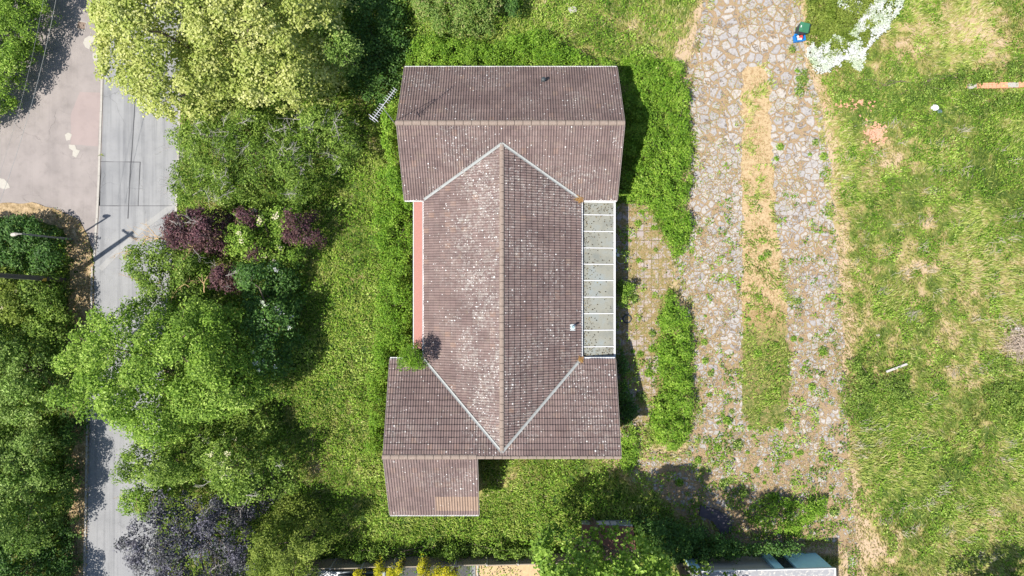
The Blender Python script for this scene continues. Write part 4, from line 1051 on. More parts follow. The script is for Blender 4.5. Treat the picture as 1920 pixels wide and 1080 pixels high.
# walls
mb = MB()
def wallprism(prof, axis_, a, b_):
    n = len(prof)
    if axis_ == 'x': vs = [(a, p_, q_) for p_, q_ in prof] + [(b_, p_, q_) for p_, q_ in prof]
    else: vs = [(p_, a, q_) for p_, q_ in prof] + [(p_, b_, q_) for p_, q_ in prof]
    mb.add(vs, [tuple(range(n)), tuple(range(n, 2*n))[::-1]] + [((i+1) % n, i, n+i, n+(i+1) % n) for i in range(n)])
wallprism([(yR-runN+0.4,-0.2),(yR-runN+0.4,ZE+0.1),(yR,zR-0.2),(yR+runN-0.4,ZE+0.1),(yR+runN-0.4,-0.2)], 'x', -5.95, 5.8)
wallprism([(xM-rW+0.35,-0.2),(xM-rW+0.35,ZE),(xM+rW-0.35,ZE),(xM+rW-0.35,-0.2)], 'y', -5.0, 6.5)
wallprism([(y0-0.4,-0.2),(y0-0.4,ZE+0.02),(yS+0.02,zS-0.25),(yS+0.02,-0.2)], 'x', -6.8, 5.7)
wallprism([(yS+0.03,-0.2),(yS+0.03,zS-0.26),(y1+0.4,ZE+0.05),(y1+0.4,-0.2)], 'x', -6.78, -2.3)
mb.build('wall', M['brick'], house)
# red lean-to strip on the west
mb = MB()
xa, xb = P(776,0,2.3)[0], xM-rW+0.3
mb.add([(xa,-3.6,2.28),(xb,-3.6,2.5),(xb,5.1,2.5),(xa,5.1,2.28),(xa,-3.6,2.2),(xb,-3.6,2.42),(xb,5.1,2.42),(xa,5.1,2.2)], [(0,1,2,3),(7,6,5,4),(0,4,5,1),(1,5,6,2),(2,6,7,3),(3,7,4,0)])
st = mb.build('porch_roof', M['pinkroof'], house)
mb = MB(); mb.bar((xa-0.03,-3.6,2.2),(xa-0.03,5.1,2.2),0.04,0.16); mb.build('fascia', M['leadlight'], st)
mb = MB(); mb.box(xa+0.12, xa+0.2, -3.5, 5.0, -0.1, 2.22); mb.build('wall', M['brick'], house)
# vents
mb = MB(); vx, vy, _ = P(1019, 150, 3.6); vz = ZE + kN*(yR+runN-vy)
mb.box(vx-0.13, vx+0.13, vy-0.13, vy+0.13, vz-0.1, vz+0.10); mb.tube([(vx,vy,vz),(vx,vy,vz+0.35)],[0.07,0.07],12); mb.tube([(vx,vy,vz+0.33),(vx,vy,vz+0.42),(vx,vy,vz+0.45)],[0.12,0.12,0.03],12)
mb.build('roof_vent', M['darkmetal'], house)
fx, fy, _ = P(1074, 614, 3.1); fz = plE(fx, fy)
mb = MB(); 
mb.add([(fx-0.16,fy-0.19,fz+0.075+0.45*0.16),(fx+0.16,fy-0.19,fz+0.075-0.45*0.16),(fx+0.16,fy+0.19,fz+0.075-0.45*0.16),(fx-0.16,fy+0.19,fz+0.075+0.45*0.16),
        (fx-0.16,fy-0.19,fz+0.02+0.45*0.16),(fx+0.16,fy-0.19,fz+0.02-0.45*0.16),(fx+0.16,fy+0.19,fz+0.02-0.45*0.16),(fx-0.16,fy+0.19,fz+0.02+0.45*0.16)],[(0,1,2,3),(7,6,5,4),(0,4,5,1),(1,5,6,2),(2,6,7,3),(3,7,4,0)])
fl = mb.build('flue_flashing', M['leadlight'], house)
mb = MB(); mb.tube([(fx,fy+0.05,fz),(fx,fy+0.05,fz+0.5)],[0.055,0.055],12); mb.tube([(fx,fy+0.05,fz+0.48),(fx,fy+0.05,fz+0.56)],[0.075,0.06],12); mb.build('flue_pipe', flat_mat('teal_grey_pipe', (0.22,0.34,0.36), 0.5), fl)
# television aerial
aer = empty('tv_aerial', (-6.42, yR, 0)); aer.parent = house
def lk(o): return o
base = Vector((-6.42, yR, 4.6)); top = Vector((-6.6, yR+0.15, 8.9))
mb = MB(); mb.tube([base, top], [0.022, 0.018], 6); mb.bar((-6.42,yR,4.9),(-6.2,yR,4.9),0.04,0.04); mb.build('mast', M['alu'], aer)
def at(px_, py_, z_): return Vector(P(px_, py_, z_))
b1_ = at(698, 225, 8.75); b2_ = at(741, 167, 8.75)
mb = MB(); mb.tube([b1_, b2_], [0.018, 0.018], 6)
dv = (b2_-b1_).normalized(); pv = Vector((-dv.y, dv.x, 0))
for i in range(16):
    if i == 8: continue
    c_ = b1_.lerp(b2_, i/15.0); hl = 0.19 - 0.004*i
    mb.bar(c_-pv*hl+Vector((0,0,0.02)), c_+pv*hl+Vector((0,0,0.02)), 0.018, 0.012)
for s_ in (-0.06, 0.06):
    c_ = b1_.lerp(b2_, 0.06)+Vector((0,0,s_*2.5)); mb.bar(c_-pv*0.26, c_+pv*0.26, 0.022, 0.012)
mb.bar(b1_.lerp(b2_,0.5), Vector((top.x, top.y, 8.7)), 0.03, 0.03)
mb.build('boom', M['alu'], aer)
# glazed lean-to
cons = empty('conservatory', (4.1, 0.5, 0)); cons.parent = house
m, nt, b = new_mat('dirty_polycarbonate')
s_ = noise(nt, 0.9, 4, 0.6)
c = ramp(nt, [(0.3,(0.17,0.18,0.16)),(0.5,(0.25,0.245,0.20)),(0.7,(0.24,0.265,0.255))], s_)
sx = N(nt, "ShaderNodeTexWave"); sx.wave_type = 'BANDS'; sx.bands_direction = 'Y'; sx.inputs["Scale"].default_value = 22; nt.links.new(geo(nt), sx.inputs["Vector"])
c = mix(nt, c, (0.86,0.86,0.86), sx.outputs["Fac"], 'MULTIPLY')
c = mix(nt, c, (0.14,0.13,0.10), math_n(nt, 'MULTIPLY', ramp(nt, [(0.55,(0,0,0)),(0.75,(1,1,1))], noise(nt, 9, 5, 0.7)), 0.4))
nt.links.new(c, b.inputs["Base Color"]); b.inputs["Roughness"].default_value = 0.35; b.inputs["Specular IOR Level"].default_value = 0.4
M['poly'] = m
cx0, cx1, cz0, cz1 = 4.17, 6.02, 2.50, 2.22
bars = [5.07] + [P(0, q, 2.36)[1] for q in (403,434,465,495.5,526,557,588,619,650)] + [-4.07]
for a_, b_ in zip(bars[:-1], bars[1:]):
    mb = MB(); ya, yb = a_-0.03, b_+0.03
    mb.add([(cx0,yb,cz0),(cx1,yb,cz1),(cx1,ya,cz1),(cx0,ya,cz0),(cx0,yb,cz0-0.02),(cx1,yb,cz1-0.02),(cx1,ya,cz1-0.02),(cx0,ya,cz0-0.02)],[(0,1,2,3),(7,6,5,4),(0,4,5,1),(1,5,6,2),(2,6,7,3),(3,7,4,0)])
    mb.build('roof_panel', M['poly'], cons)
for q in bars:
    mb = MB(); mb.bar((cx0-0.02,q,cz0+0.015),(cx1+0.06,q,cz1+0.015),0.05,0.05); mb.build('glazing_bar', M['whitepaint'], cons)
mb = MB(); mb.box(cx1+0.06,cx1+0.12,-4.12,5.1,cz1-0.16,cz1+0.03); mb.box(cx1-0.02,cx1+0.05,-4.12,5.1,cz1-0.14,cz1-0.03)
mb.build('eaves_beam', M['whitepaint'], cons)
mb = MB(); mb.box(cx1+0.0,cx1+0.1,-4.1,5.05,-0.1,0.6); mb.build('wall', M['brick'], cons)
for q0, q1 in zip(bars[:-1], bars[1:]):
    mb = MB(); mb.box(cx1+0.03,cx1+0.09,q0-0.04,q0+0.04,0.605,2.07); mb.build('window_post', M['whitepaint'], cons)
g_, nt, b = new_mat('dark_glass'); b.inputs["Base Color"].default_value = (0.03,0.04,0.045,1); b.inputs["Roughness"].default_value = 0.08; b.inputs["Specular IOR Level"].default_value = 0.5; M['glass'] = g_
mb = MB(); mb.box(cx1+0.045,cx1+0.06,-4.05,5.0,0.61,2.06); mb.build('pane', M['glass'], cons)
# litter on the glazed roof and in the valley feet
n = 2600
ly = -4.0 + rng.random(n)*9.0; lx = cx0 + (cx1-cx0)*rng.random(n)
w_ = np.exp(-((lx-cx0)/0.38)) + 0.9*np.exp(-np.abs(ly-4.9)/0.45) + 0.9*np.exp(-np.abs(ly+3.95)/0.28) + 0.06
k = rng.random(n) < w_*0.55
lx, ly = lx[k], ly[k]; lz = cz0 + (cz1-cz0)*(lx-cx0)/(cx1-cx0) + 0.014
o = leaf_obj('roof_litter', np.stack([lx, ly, lz], 1), unit(np.array([0.1,0,1.0])+rng.normal(size=(len(lx),3))*0.08), 0.085, rng.random(len(lx))**1.6, M['litter'], None, 0.6)
tag(o, 'dead brown leaves scattered on the glazed lean-to roof panels', 'dead leaves', kind='stuff')
pp = []
for (ax_, ay_, s1) in ((4.06, 5.1, 1), (4.02, -4.12, -1)):
    n = 190; a = rng.random(n)**1.2
    x_ = ax_ + rng.normal(size=n)*0.08 - a*0.25*(s1 > 0) + a*0.16*(s1 < 0)*0; y_ = ay_ + rng.normal(size=n)*0.07 + a*0.14*s1
    pp.append(np.stack([x_, y_, np.maximum(np.maximum(plE(x_, y_), np.where(s1 > 0, plN(x_, y_), plS(x_, y_))), 2.6)+0.09+0.04*rng.random(n)], 1))
pp = np.concatenate(pp)
o = leaf_obj('needle_litter', pp, unit(np.array([0,0,1.0])+rng.normal(size=pp.shape)*0.3), 0.10, rng.random(len(pp)), M['needles'], None, 0.3)
tag(o, 'orange dead needles piled at the feet of the two east roof valleys', 'dead needles', kind='stuff')

# ------------------------------------------------------------------ poles and wires
tp = empty('telegraph_pole', (-838/30.0, 15/30.0, 0), 'tall dark wooden telegraph pole with a short crossarm at the left roadside', 'telegraph pole')
tb = Vector(tp.location); tt = tb + Vector((0.0, 0.28, 8.3))
mwood = flat_mat('creosoted_wood', (0.10,0.09,0.075), 0.9, 0.3, 12)
mb = MB(); mb.tube([tb, tb.lerp(tt,0.5), tt], [0.15,0.135,0.115], 12); mb.build('pole', mwood, tp)
ca = tt - Vector((0,0,0.35)); mb = MB(); mb.bar(ca+Vector((-0.45,0.3,0)), ca+Vector((0.45,-0.3,0)), 0.1, 0.12); mb.build('crossarm', mwood, tp)
mb = MB()
for s_ in (-0.42,-0.15,0.15,0.42): mb.tube([ca+Vector((s_,-s_*0.66,0.04)), ca+Vector((s_,-s_*0.66,0.2))],[0.035,0.03],8)
mb.build('insulator', M['whitepaint'], tp)
mb = MB(); mb.box(tb.x-0.02,tb.x+0.17,tb.y-0.09,tb.y+0.09,2.0,2.25); mb.build('number_plate', flat_mat('dull_yellow_plate', (0.5,0.33,0.04), 0.6), tp)
sl_ = empty('street_lamp', (P(136,449)[0], P(136,449)[1], 0), 'short grey street lamp standing in the dark shrub above the telegraph pole', 'street lamp')
lb = Vector(sl_.location)
mb = MB(); mb.tube([lb, lb+Vector((0,0,1.2)), lb+Vector((0,0,1.25)), lb+Vector((0,0,4.6))],[0.08,0.08,0.055,0.045],10); mb.build('pole', flat_mat('galvanised_grey', (0.17,0.175,0.18), 0.5), sl_)
mb = MB(); lt = lb+Vector((0,0,4.6)); mb.tube([lt+Vector((0.03,0.0,0)), lt+Vector((-0.1,-0.01,0.1)), lt+Vector((-0.22,-0.03,0.12)), lt+Vector((-0.42,-0.06,0.12)), lt+Vector((-0.5,-0.07,0.10))],[0.04,0.05,0.10,0.11,0.05],10); mb.build('lamp_head', flat_mat('pale_lamp_head', (0.42,0.38,0.33), 0.5), sl_)
for i, (p0, p1, lab) in enumerate((((112,-40),(-20,430),'thin overhead wire crossing the side road, right hand of the pair'),((88,-40),(-38,430),'thin overhead wire crossing the side road, left hand of the pair'))):
    A = at(*p0, 6.5); B = at(*p1, 6.8); mb = MB()
    pts = [A.lerp(B, k/10) - Vector((0,0,0.5*(1-(2*k/10-1)**2))) for k in range(11)]
    mb.tube(pts, [0.009 if i == 0 else 0.005]*11, 5); tag(mb.build('overhead_wire', M['lead']), lab, 'wire')
# ------------------------------------------------------------------ dead branches over the road
rb = MB(); a0 = at(335,447,2.2)
mb = MB()
pts = limb(mb, a0, at(283,446,2.6), 0.045, 0.03, 0.15, 4, 6)
for (x_, y_) in ((236,432),(250,424),(262,418),(272,420),(240,445),(255,452),(268,460),(300,425)):
    q = limb(mb, pts[random.randint(2,4)], at(x_, y_, 2.5+random.uniform(-.3,.4)), 0.02, 0.006, 0.3, 5, 4)
    for k in range(4):
        s0 = q[random.randint(1,4)]; mb.tube([s0, s0+Vector((random.uniform(-.5,.1), random.uniform(-.25,.35), random.uniform(-.1,.2)))],[0.008,0.003],3)
tag(mb.build('dead_branch', M['tanbranch']), 'dead tan branch reaching out over the road from the large plum bush', 'branch')
mb = MB(); q0 = at(383,548,3.0)
pts = limb(mb, q0, at(382,532,3.4), 0.03, 0.025, 0.1, 3, 5)
for (x_, y_) in ((372,520),(389,517),(378,514)): limb(mb, pts[-1], at(x_, y_, 3.6), 0.02, 0.01, 0.2, 3, 4)
tag(mb.build('dead_branch', M['tanbranch']), 'forked bare tan branch in the dark hollow left of the round plum bush', 'branch')
mb = MB(); q0 = at(342,330,2.0)
for k in range(9): limb(mb, q0, at(random.uniform(296,325), random.uniform(312,368), 1.6+random.random()), 0.012, 0.004, 0.4, 5, 3)
tag(mb.build('dead_branch', M['twig']), 'spray of fine dead twigs over the road edge beside the twiggy shrub', 'branch')

# ------------------------------------------------------------------ bins by the white flowers
def body(mb, x0, x1, y0_, y1_, z0, z1, t):   # tapered box, wider at the top
    mb.add([(x0+t,y0_+t,z0),(x1-t,y0_+t,z0),(x1-t,y1_-t,z0),(x0+t,y1_-t,z0),(x0,y0_,z1),(x1,y0_,z1),(x1,y1_,z1),(x0,y1_,z1)],[(3,2,1,0),(4,5,6,7),(0,1,5,4),(1,2,6,5),(2,3,7,6),(3,0,4,7)])
bn = empty('wheelie_bin', (*P2(1496, 62), 0.015), 'dark green wheelie bin standing beside the white flowering shrub', 'wheelie bin', None, R(-12))
gb = flat_mat('green_plastic', (0.035,0.14,0.075), 0.45, 0.2, 6); kb = flat_mat('dark_teal_plastic', (0.02,0.045,0.055), 0.5, 0.2, 6)
def ch(mb, n_, m_, par, sm=False):
    o = mb.build(n_, m_, None, sm); o.parent = par; return o
mb = MB(); body(mb, -0.27,0.27,-0.29,0.29,0.08,0.95,0.05); ch(mb,'body',kb,bn)
mb = MB(); mb.add([(-0.29,-0.31,0.955),(0.31,-0.31,0.955),(0.31,0.31,0.955),(-0.29,0.31,0.955),(-0.12,-0.24,1.07),(0.27,-0.24,1.05),(0.27,0.24,1.05),(-0.12,0.24,1.07)],[(3,2,1,0),(4,5,6,7),(0,1,5,4),(1,2,6,5),(2,3,7,6),(3,0,4,7)])
ld = ch(mb,'lid',gb,bn); mb = MB(); mb.tube([(0.34,-0.25,0.96),(0.34,0.25,0.96)],[0.018,0.018],8); ch(mb,'handle',kb,ld)
mb = MB(); mb.tube([(0.24,-0.26,0.1),(0.24,-0.20,0.1)],[0.1,0.1],14); ch(mb,'wheel',M['darkmetal'],bn)
mb = MB(); mb.tube([(0.24,0.20,0.1),(0.24,0.26,0.1)],[0.1,0.1],14); ch(mb,'wheel',M['darkmetal'],bn)
mb = MB(); mb.box(-0.24,-0.22,-0.05,0.07,1.0,1.012); mb.bar((-0.215,-0.07,1.015),(-0.215,0.07,1.015),0.05,0.012); ch(mb,'label_plate',M['whitepaint'],ld)
bx = empty('recycling_box', (*P2(1495, 74), 0.015), 'blue open recycling box with red and white packaging in front of the green bin', 'recycling box', None, R(8))
bl = flat_mat('blue_plastic', (0.01,0.17,0.50), 0.4, 0.15, 6)
mb = MB()
for (x0,x1,ya,yb) in ((-0.3,0.3,-0.21,-0.18),(-0.3,0.3,0.18,0.21),(-0.3,-0.27,-0.179,0.179),(0.27,0.3,-0.179,0.179)): mb.box(x0,x1,ya,yb,0.03,0.40)
mb.box(-0.269,0.269,-0.179,0.179,0.03,0.06); ch(mb,'body',bl,bx)
mb = MB(); mb.box(-0.33,0.33,-0.24,-0.205,0.38,0.41); mb.box(-0.33,0.33,0.205,0.24,0.38,0.41); mb.box(-0.33,-0.295,-0.204,0.204,0.38,0.41); mb.box(0.295,0.33,-0.204,0.204,0.38,0.41); ch(mb,'rim',bl,bx)
redm = flat_mat('red_card', (0.55,0.05,0.04), 0.6)
def box_item(x_, y_, w_, h_, d_, rz, tilt, mat, label, cat):
    mb = MB(); mb.box(-w_/2,w_/2,-h_/2,h_/2,-d_/2,d_/2); mb.box(-w_/2+0.02,w_/2-0.02,-0.01,0.01,d_/2+0.001,d_/2+0.004)
    o = mb.build('carton' if cat == 'carton' else 'bottle', mat); L_ = bx.location
    o.location = (L_.x+x_, L_.y+y_, 0.33); o.rotation_euler = (tilt, tilt*0.6, rz); tag(o, label, cat)
box_item(0.10,0.03,0.16,0.20,0.1,0.2,0.25,redm,'red carton lying in the blue recycling box','carton')
box_item(0.0,-0.09,0.26,0.12,0.1,0.05,0.1,M['whitepaint'],'white carton at the lower side of the blue recycling box','carton')
box_item(-0.10,0.05,0.11,0.13,0.09,0.5,-0.2,M['whitepaint'],'small white carton in the upper left of the blue recycling box','carton')

# ------------------------------------------------------------------ field objects
mb = MB(); A = Vector(P(1657,696)); B = Vector(P(1695,681)); mb.bar(A+Vector((0,0,0.30)), B+Vector((0,0,0.36)), 0.13, 0.05)
tag(mb.build('plank', flat_mat('silvered_wood', (0.38,0.36,0.34), 0.8, 0.2, 12)), 'silvery grey plank lying in the field grass', 'plank')
bw = empty('garden_wall', (*P2(1866,161), 0), 'low broken red brick wall running in from the right edge', 'wall')
mb = MB()
A = Vector((*P2(1812,164), 0)); B = Vector((*P2(1990,158), 0)); nB = int((B-A).length/0.235)
for row in range(4):
    for i in range(nB):
        if random.random() < 0.1*(row-1) or (i < 2 and row > 1): continue
        p_ = A.lerp(B, (i+0.5*(row % 2))/nB); d_ = (B-A).normalized()
        for s_ in (-0.113, 0.0, 0.113):
            j = Vector((random.uniform(-.006,.006), s_+random.uniform(-.005,.005), 0.04+row*0.078))
            mb.bar(p_+j-d_*0.108, p_+j+d_*0.108, 0.105, 0.068)
mb.build('brickwork', plate_mat('weathered_pink_brick', (0.58,0.27,0.16), 0.9, 8, 0.35, (0.5,0.4,0.3)), bw)
mb = MB(); mb.bar(A+Vector((0,0,0.13)), B+Vector((0,0,0.13)), 0.30, 0.24); mb.build('mortar_core', M['concrete'], bw)
# rubble patch
m_r = plate_mat('brick_rubble', (0.52,0.28,0.19), 0.9, 8, 0.4, (0.45,0.37,0.26))
mb = MB()
for k in range(170):
    x_, y_ = random.gauss(1640,9), random.gauss(250,9)
    if k > 120: x_, y_ = random.gauss(1605,22), random.gauss(196,6)
    p_ = Vector(P(x_, y_)) + Vector((0,0,0.12+random.uniform(0,0.05))); a = random.uniform(0,3.14); l = random.uniform(0.04,0.11)
    mb.bar(p_-Vector((math.cos(a),math.sin(a),random.uniform(-.3,.3)))*l, p_+Vector((math.cos(a),math.sin(a),0))*l, random.uniform(0.05,0.11), 0.06)
tag(mb.build('brick_rubble', m_r), 'pinkish broken brick rubble in the grass below the white flowers', 'rubble', kind='stuff')
# brushwood heap
mb = MB()
for k in range(330):
    c_ = Vector(P(random.gauss(1908,17), random.gauss(640,16))); a = random.gauss(0.6, 1.0); l = random.uniform(0.3,1.1)
    zc = 0.12 + 0.5*random.random()*math.exp(-((c_.x-31.4)**2+(c_.y+3.3)**2)/1.2)
    d_ = Vector((math.cos(a), math.sin(a), random.uniform(-.15,.15)))
    limb(mb, c_-d_*l/2+Vector((0,0,zc)), c_+d_*l/2+Vector((0,0,zc)), random.uniform(0.008,0.022), 0.005, 0.25, 3, 3)
tag(mb.build('brushwood_heap', flat_mat('pale_brushwood', (0.42,0.34,0.27), 0.9, 0.35, 9)), 'heap of pale cut brushwood at the right edge of the field', 'brushwood')
# litter bag
def bag(px_, py_, r, mat, label, nm='plastic_bag'):
    c_ = Vector(P(px_, py_)); vs = []; n1, n2 = 7, 12
    for i in range(n1+1):
        th = math.pi*0.5*i/n1
        for j in range(n2):
            ph = 2*math.pi*j/n2; rr = r*(0.75+0.5*random.random())
            vs.append((c_.x+rr*math.sin(th+0.15)*math.cos(ph), c_.y+rr*0.8*math.sin(th+0.15)*math.sin(ph), 0.13+rr*0.6*math.cos(th)))
    mb = MB(); mb.add(vs, [(i*n2+j,(i+1)*n2+j,(i+1)*n2+(j+1)%n2,i*n2+(j+1)%n2) for i in range(n1) for j in range(n2)])
    return tag(mb.build(nm, mat), label, 'litter')
bag(1750,203,0.22,flat_mat('pale_plastic',(0.62,0.62,0.68),0.35,0.4,9),'crumpled pale plastic bag in the grass below the brick wall end')
bag(1759,210,0.14,flat_mat('dark_plastic',(0.08,0.12,0.14),0.35,0.5,9),'small dark crumpled plastic bag touching the pale one')
bag(1905,617,0.14,M['whitepaint'],'white crumpled plastic bag on the brushwood heap')
for (x_, y_, lab, r) in ((1644,628,'single pale stone in the field right of the driveway',0.1),(1073,20,'grey boulder in the grass above the north roof',0.24)):
    bag(x_, y_, r, M['concrete'], lab, 'stone')['category'] = 'stone'
mb = MB(); pts = [Vector(P(1176+7.5*math.cos(a), 598+7.5*math.sin(a), 0.06)) for a in np.linspace(0, 2*math.pi, 18)]
mb.tube(pts, [0.04]*18, 6); tag(mb.build('hose_ring', M['darkmetal']), 'coiled black hose lying in the shade edge beside the conservatory', 'hose')
tub = empty('garden_tub', (*P2(1163, 486), 0.02), 'round mossy tub standing in the shade beside the conservatory', 'tub')
mb = MB(); mb.tube([(0,0,0),(0,0,0.38),(0,0,0.40)],[0.24,0.32,0.32],20); ch(mb,'pot',M['concrete'],tub,False)
mb = MB(); mb.tube([(0,0,0.401),(0,0,0.43)],[0.28,0.20],20); ch(mb,'moss',flat_mat('moss',(0.16,0.15,0.04),0.95,0.4,20),tub)
mb = MB(); A = Vector(P(1154,470,0.5)); B = Vector(P(1160,478,0.5)); mb.bar(A,B,0.06,0.05); mb.bar(A+Vector((0,0,-0.48)),A+Vector((0,0,-0.03)),0.05,0.05); mb.bar(A-Vector((0.12,0,0)),A+Vector((0.1,0.06,0)),0.12,0.02)
mb.box(P(1156,0)[0]-0.08,P(1156,0)[0]+0.1,P(0,479)[1]-0.09,P(0,479)[1]+0.07,0.44,0.48); tag(mb.build('metal_bracket', M['alu']), 'broken white metal bracket leaning by the round mossy tub', 'bracket')
# dark tarpaulin in the shade
vs = []; q = [(1312,945),(1345,955),(1372,975),(1368,995),(1352,1000),(1335,975),(1310,965)]
sheet_o = sheet('tarpaulin', poly_w(q), 0.22, flat_mat('dark_tarpaulin', (0.05,0.045,0.055), 0.6, 0.4, 3), 0.05, 0.2, 2, kind=None)
md_ = sheet_o.modifiers.new('t', 'SOLIDIFY'); md_.thickness = 0.18; md_.offset = -1
tag(sheet_o, 'dark folded tarpaulin on the shaded end of the driveway', 'tarpaulin')

# ------------------------------------------------------------------ fence
fe = empty('wooden_fence', (*P2(800,1040), 0), 'weathered close boarded wooden fence with concrete posts along the bottom edge', 'fence')
FA = Vector((*P2(560,1068,1.8), 0)); FB = Vector((*P2(1250,1052,1.8), 0)); dF = (FB-FA).normalized(); nF = int((FB-FA).length/1.88)
pan = post = None
for i in range(nF+1):
    p0 = FA + dF*1.88*i
    if pan is None:
        mb = MB()
        for k in range(17):
            a = 0.07+k*0.103; z1 = 1.72+random.uniform(-.012,.012)
            mb.bar((a,0.0+0.012*(k % 2),0.02),(a,0.012*(k % 2),z1),0.108,0.018, up=(0,1,0))
        for zz in (0.4,1.5): mb.bar((0.05,-0.04,zz),(1.83,-0.04,zz),0.06,0.05)
        mb.bar((0.05,0.0,1.755),(1.83,0.0,1.755),0.06,0.025)
        pan = mb.build('fence_panel', M['fencewood']); mb = MB(); mb.box(-0.05,0.05,-0.05,0.05,-0.2,1.84); post = mb.build('post', M['concrete'])
        pn, po = pan, post
    else:
        pn = pan.copy(); po = post.copy(); C.objects.link(pn); C.objects.link(po)
    rz = math.atan2(dF.y, dF.x)
    for o in (pn, po):
        o.parent = fe; o.location = p0 - Vector(fe.location); o.rotation_euler = (random.uniform(-.015,.015) if o is pn else 0, 0, rz)
    if i == nF: bpy.data.objects.remove(pn)
# neighbour's lawn patch and path
sheet('neighbour_lawn', poly_w([(893,1052),(1010,1050),(1030,1140),(893,1140)]), 0.03+0.3, flat_mat('dry_lawn', (0.42,0.30,0.17), 0.95, 0.4, 7), 0.0)
nl = bpy.data.objects['neighbour_lawn']; md_ = nl.modifiers.new('t', 'SOLIDIFY'); md_.thickness = 0.5; md_.offset = -1
sheet('neighbour_path', poly_w([(560,1052),(892,1052),(892,1180),(560,1180)]), 0.24, M['tar'], 0.0)
sheet('neighbour_path', poly_w([(882,1052),(892,1052),(892,1180),(880,1180)]), 0.30, M['patchgrey'], 0.0)
mb = MB(); A = Vector((*P2(896,1056,0.4),0)); B = Vector((*P2(893,1140,0.4),0)); mb.bar(A+Vector((0,0,0.3)),B+Vector((0,0,0.3)),0.1,0.3); 
A2 = Vector((*P2(896,1056.5,0.4),0)); B2 = Vector((*P2(1010,1057,0.4),0)); mb.bar(A2+Vector((0.06,0,0.3)),B2+Vector((0,0,0.3)),0.08,0.3)
tag(mb.build('lawn_edging', M['concrete']), 'pale concrete edging around the dry lawn behind the fence', 'edging')
# ------------------------------------------------------------------ brown hut under the tree
hut = empty('garden_hut', (*P2(1142,960), 0), 'small brown garden hut with a grey front under the bright tree', 'hut')
hx0, hx1 = P(1091,0,1.1)[0], P(1190,0,1.1)[0]; hy1 = P(0,984,1.05)[1]; hy0 = hy1-2.2
hy1w = P(0,978,1.6)[1]
mb = MB(); mb.box(hx0+0.08,hx1-0.12,hy0+0.1,hy1-0.02,0,1.05); mb.build('wall', flat_mat('grey_green_boards',(0.28,0.32,0.31),0.8,0.3,4), hut)
mb = MB(); mb.add([(hx0,hy1+0.03,1.06),(hx1-0.1,hy1-0.1,1.06),(hx1+0.1,hy0,1.45),(hx0+0.05,hy0,1.45),(hx0,hy1+0.03,1.12),(hx1-0.1,hy1-0.1,1.12),(hx1+0.1,hy0,1.51),(hx0+0.05,hy0,1.51)],[(0,1,2,3),(7,6,5,4),(0,4,5,1),(1,5,6,2),(2,6,7,3),(3,7,4,0)]); mb.build('roof', M['rustroof'], hut)
mb = MB()
for a in (0.9,1.35,1.8): mb.box(hx0+a,hx0+a+0.36,hy1-0.015,hy1+0.03,0.45,0.95)
mb.build('window', M['whitepaint'], hut)
# ------------------------------------------------------------------ garage, bottom right
ga = empty('garage', (*P2(1450,1060), 0), 'low garage with flat patchy grey roof and pale blue front', 'garage')
ZG = 2.65
gxl, gyl = P2(1303,1071,ZG); gxr, gyr = P2(1566,1065,ZG)
dG = Vector((gxr-gxl, gyr-gyl, 0)); LG = dG.length; dG.normalize(); nG = Vector((-dG.y, dG.x, 0))   # nG points north
O_ = Vector((gxl, gyl, 0)) 
def gq(u, v, z_): return tuple(O_ + dG*u - nG*v + Vector((0,0,z_)))
def gbox(mb, u0, u1, v0, v1, z0, z1):
    mb.add([gq(u0,v0,z0),gq(u1,v0,z0),gq(u1,v1,z0),gq(u0,v1,z0),gq(u0,v0,z1),gq(u1,v0,z1),gq(u1,v1,z1),gq(u0,v1,z1)],[(0,1,2,3),(7,6,5,4),(1,0,4,5),(2,1,5,6),(3,2,6,7),(0,3,7,4)])
def U_(px_): return (P(px_,1068,ZG)[0]-gxl)
mb = MB(); gbox(mb, 0.15, LG-0.15, 0.25, 5.5, -0.1, ZG-0.15); mb.build('wall', M['concrete'], ga)
mb = MB(); gbox(mb, 0.0, LG, 0.05, 5.8, ZG-0.09, ZG); mb.build('roof', M['felt'], ga)
mb = MB(); gbox(mb, -0.03, LG+0.03, 0.0, 0.047, ZG-0.14, ZG+0.035); gbox(mb, LG-0.05, LG+0.03, 0.05, 5.8, ZG-0.1, ZG+0.03); mb.build('roof_edge', M['whitepaint'], ga)
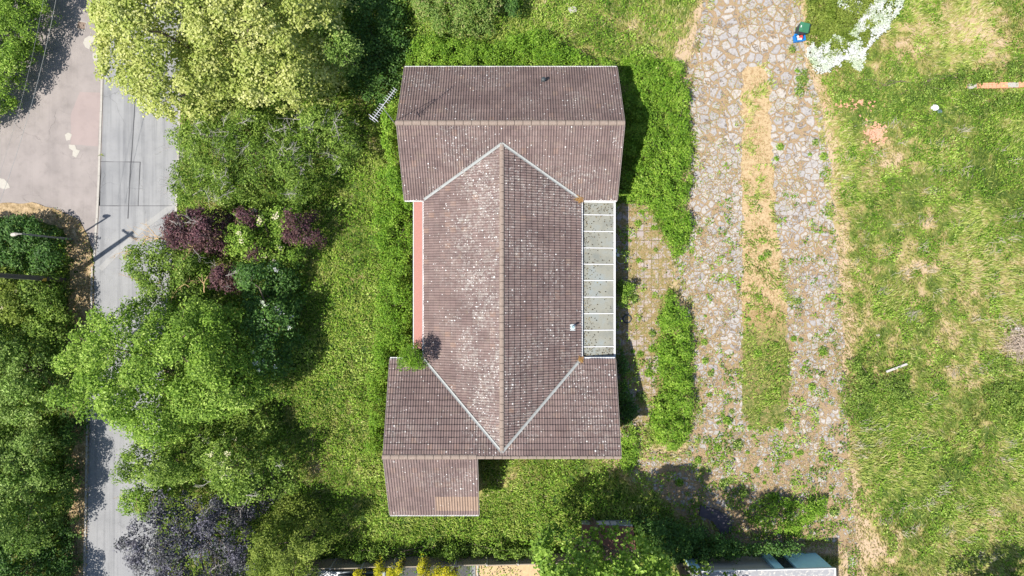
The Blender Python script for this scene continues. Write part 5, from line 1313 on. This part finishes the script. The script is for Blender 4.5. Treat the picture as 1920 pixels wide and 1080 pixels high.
mb = MB(); gbox(mb, U_(1322), U_(1447), 0.16, 0.245, 0, ZG-0.16); mb.build('door_panel', M['render'], ga)
mb = MB(); gbox(mb, U_(1457), U_(1474), 0.06, 0.245, 0, ZG-0.16); mb.build('door_post', M['lightblue'], ga)
mb = MB(); gbox(mb, U_(1499), LG-0.02, 0.09, 0.245, 0, ZG-0.16); mb.build('front_board', M['lightblue'], ga)
mb = MB(); gbox(mb, U_(1475), U_(1498), 0.20, 0.246, 0, ZG-0.18); mb.build('window', M['glass'], ga)
mb = MB(); gbox(mb, -0.02, U_(1318), 0.05, 0.245, 0, ZG-0.16); mb.build('door_post', M['lightblue'], ga)
# parked car below the fence
car = empty('parked_car', (*P2(690,1090), 0.25), 'dark grey parked car just showing behind the fence at the bottom edge', 'car')
cp = flat_mat('grey_car_paint', (0.16,0.19,0.21), 0.3, 0.08, 2, spec=0.5)
cx_, cyn = P(597,0,0.9)[0], P(0,1068.5,0.9)[1]
def cb(prof, y0_, y1_, mat, nm, par=car):
    mb = MB(); n = len(prof)
    mb.add([(cx_+a, y0_, 0.25+z_) for a, z_ in prof]+[(cx_+a, y1_, 0.25+z_) for a, z_ in prof], [tuple(range(n))[::-1], tuple(range(n,2*n))]+[(i,(i+1)%n,n+(i+1)%n,n+i) for i in range(n)])
    o = mb.build(nm, mat, par); bv = o.modifiers.new('b','BEVEL'); bv.width = 0.05; bv.segments = 2; return o
cb([(0,0.25),(4.2,0.25),(4.25,0.6),(4.15,0.95),(1.35,0.92),(0.1,0.72),(0,0.5)], cyn-1.75, cyn, cp, 'body')
cb([(1.2,0.9),(4.0,0.93),(3.5,1.38),(3.2,1.43),(2.0,1.43)], cyn-1.62, cyn-0.13, M['glass'], 'window')
cb([(2.0,1.40),(3.3,1.40),(3.2,1.47),(2.1,1.47)], cyn-1.5, cyn-0.22, cp, 'roof')
for a in (0.85, 3.35):
    for s_ in (0.0, 1.6):
        mb = MB(); mb.tube([(cx_+a, cyn-s_, 0.58),(cx_+a, cyn-0.15-s_, 0.58)],[0.31,0.31],18); mb.build('wheel', M['darkmetal'], car)
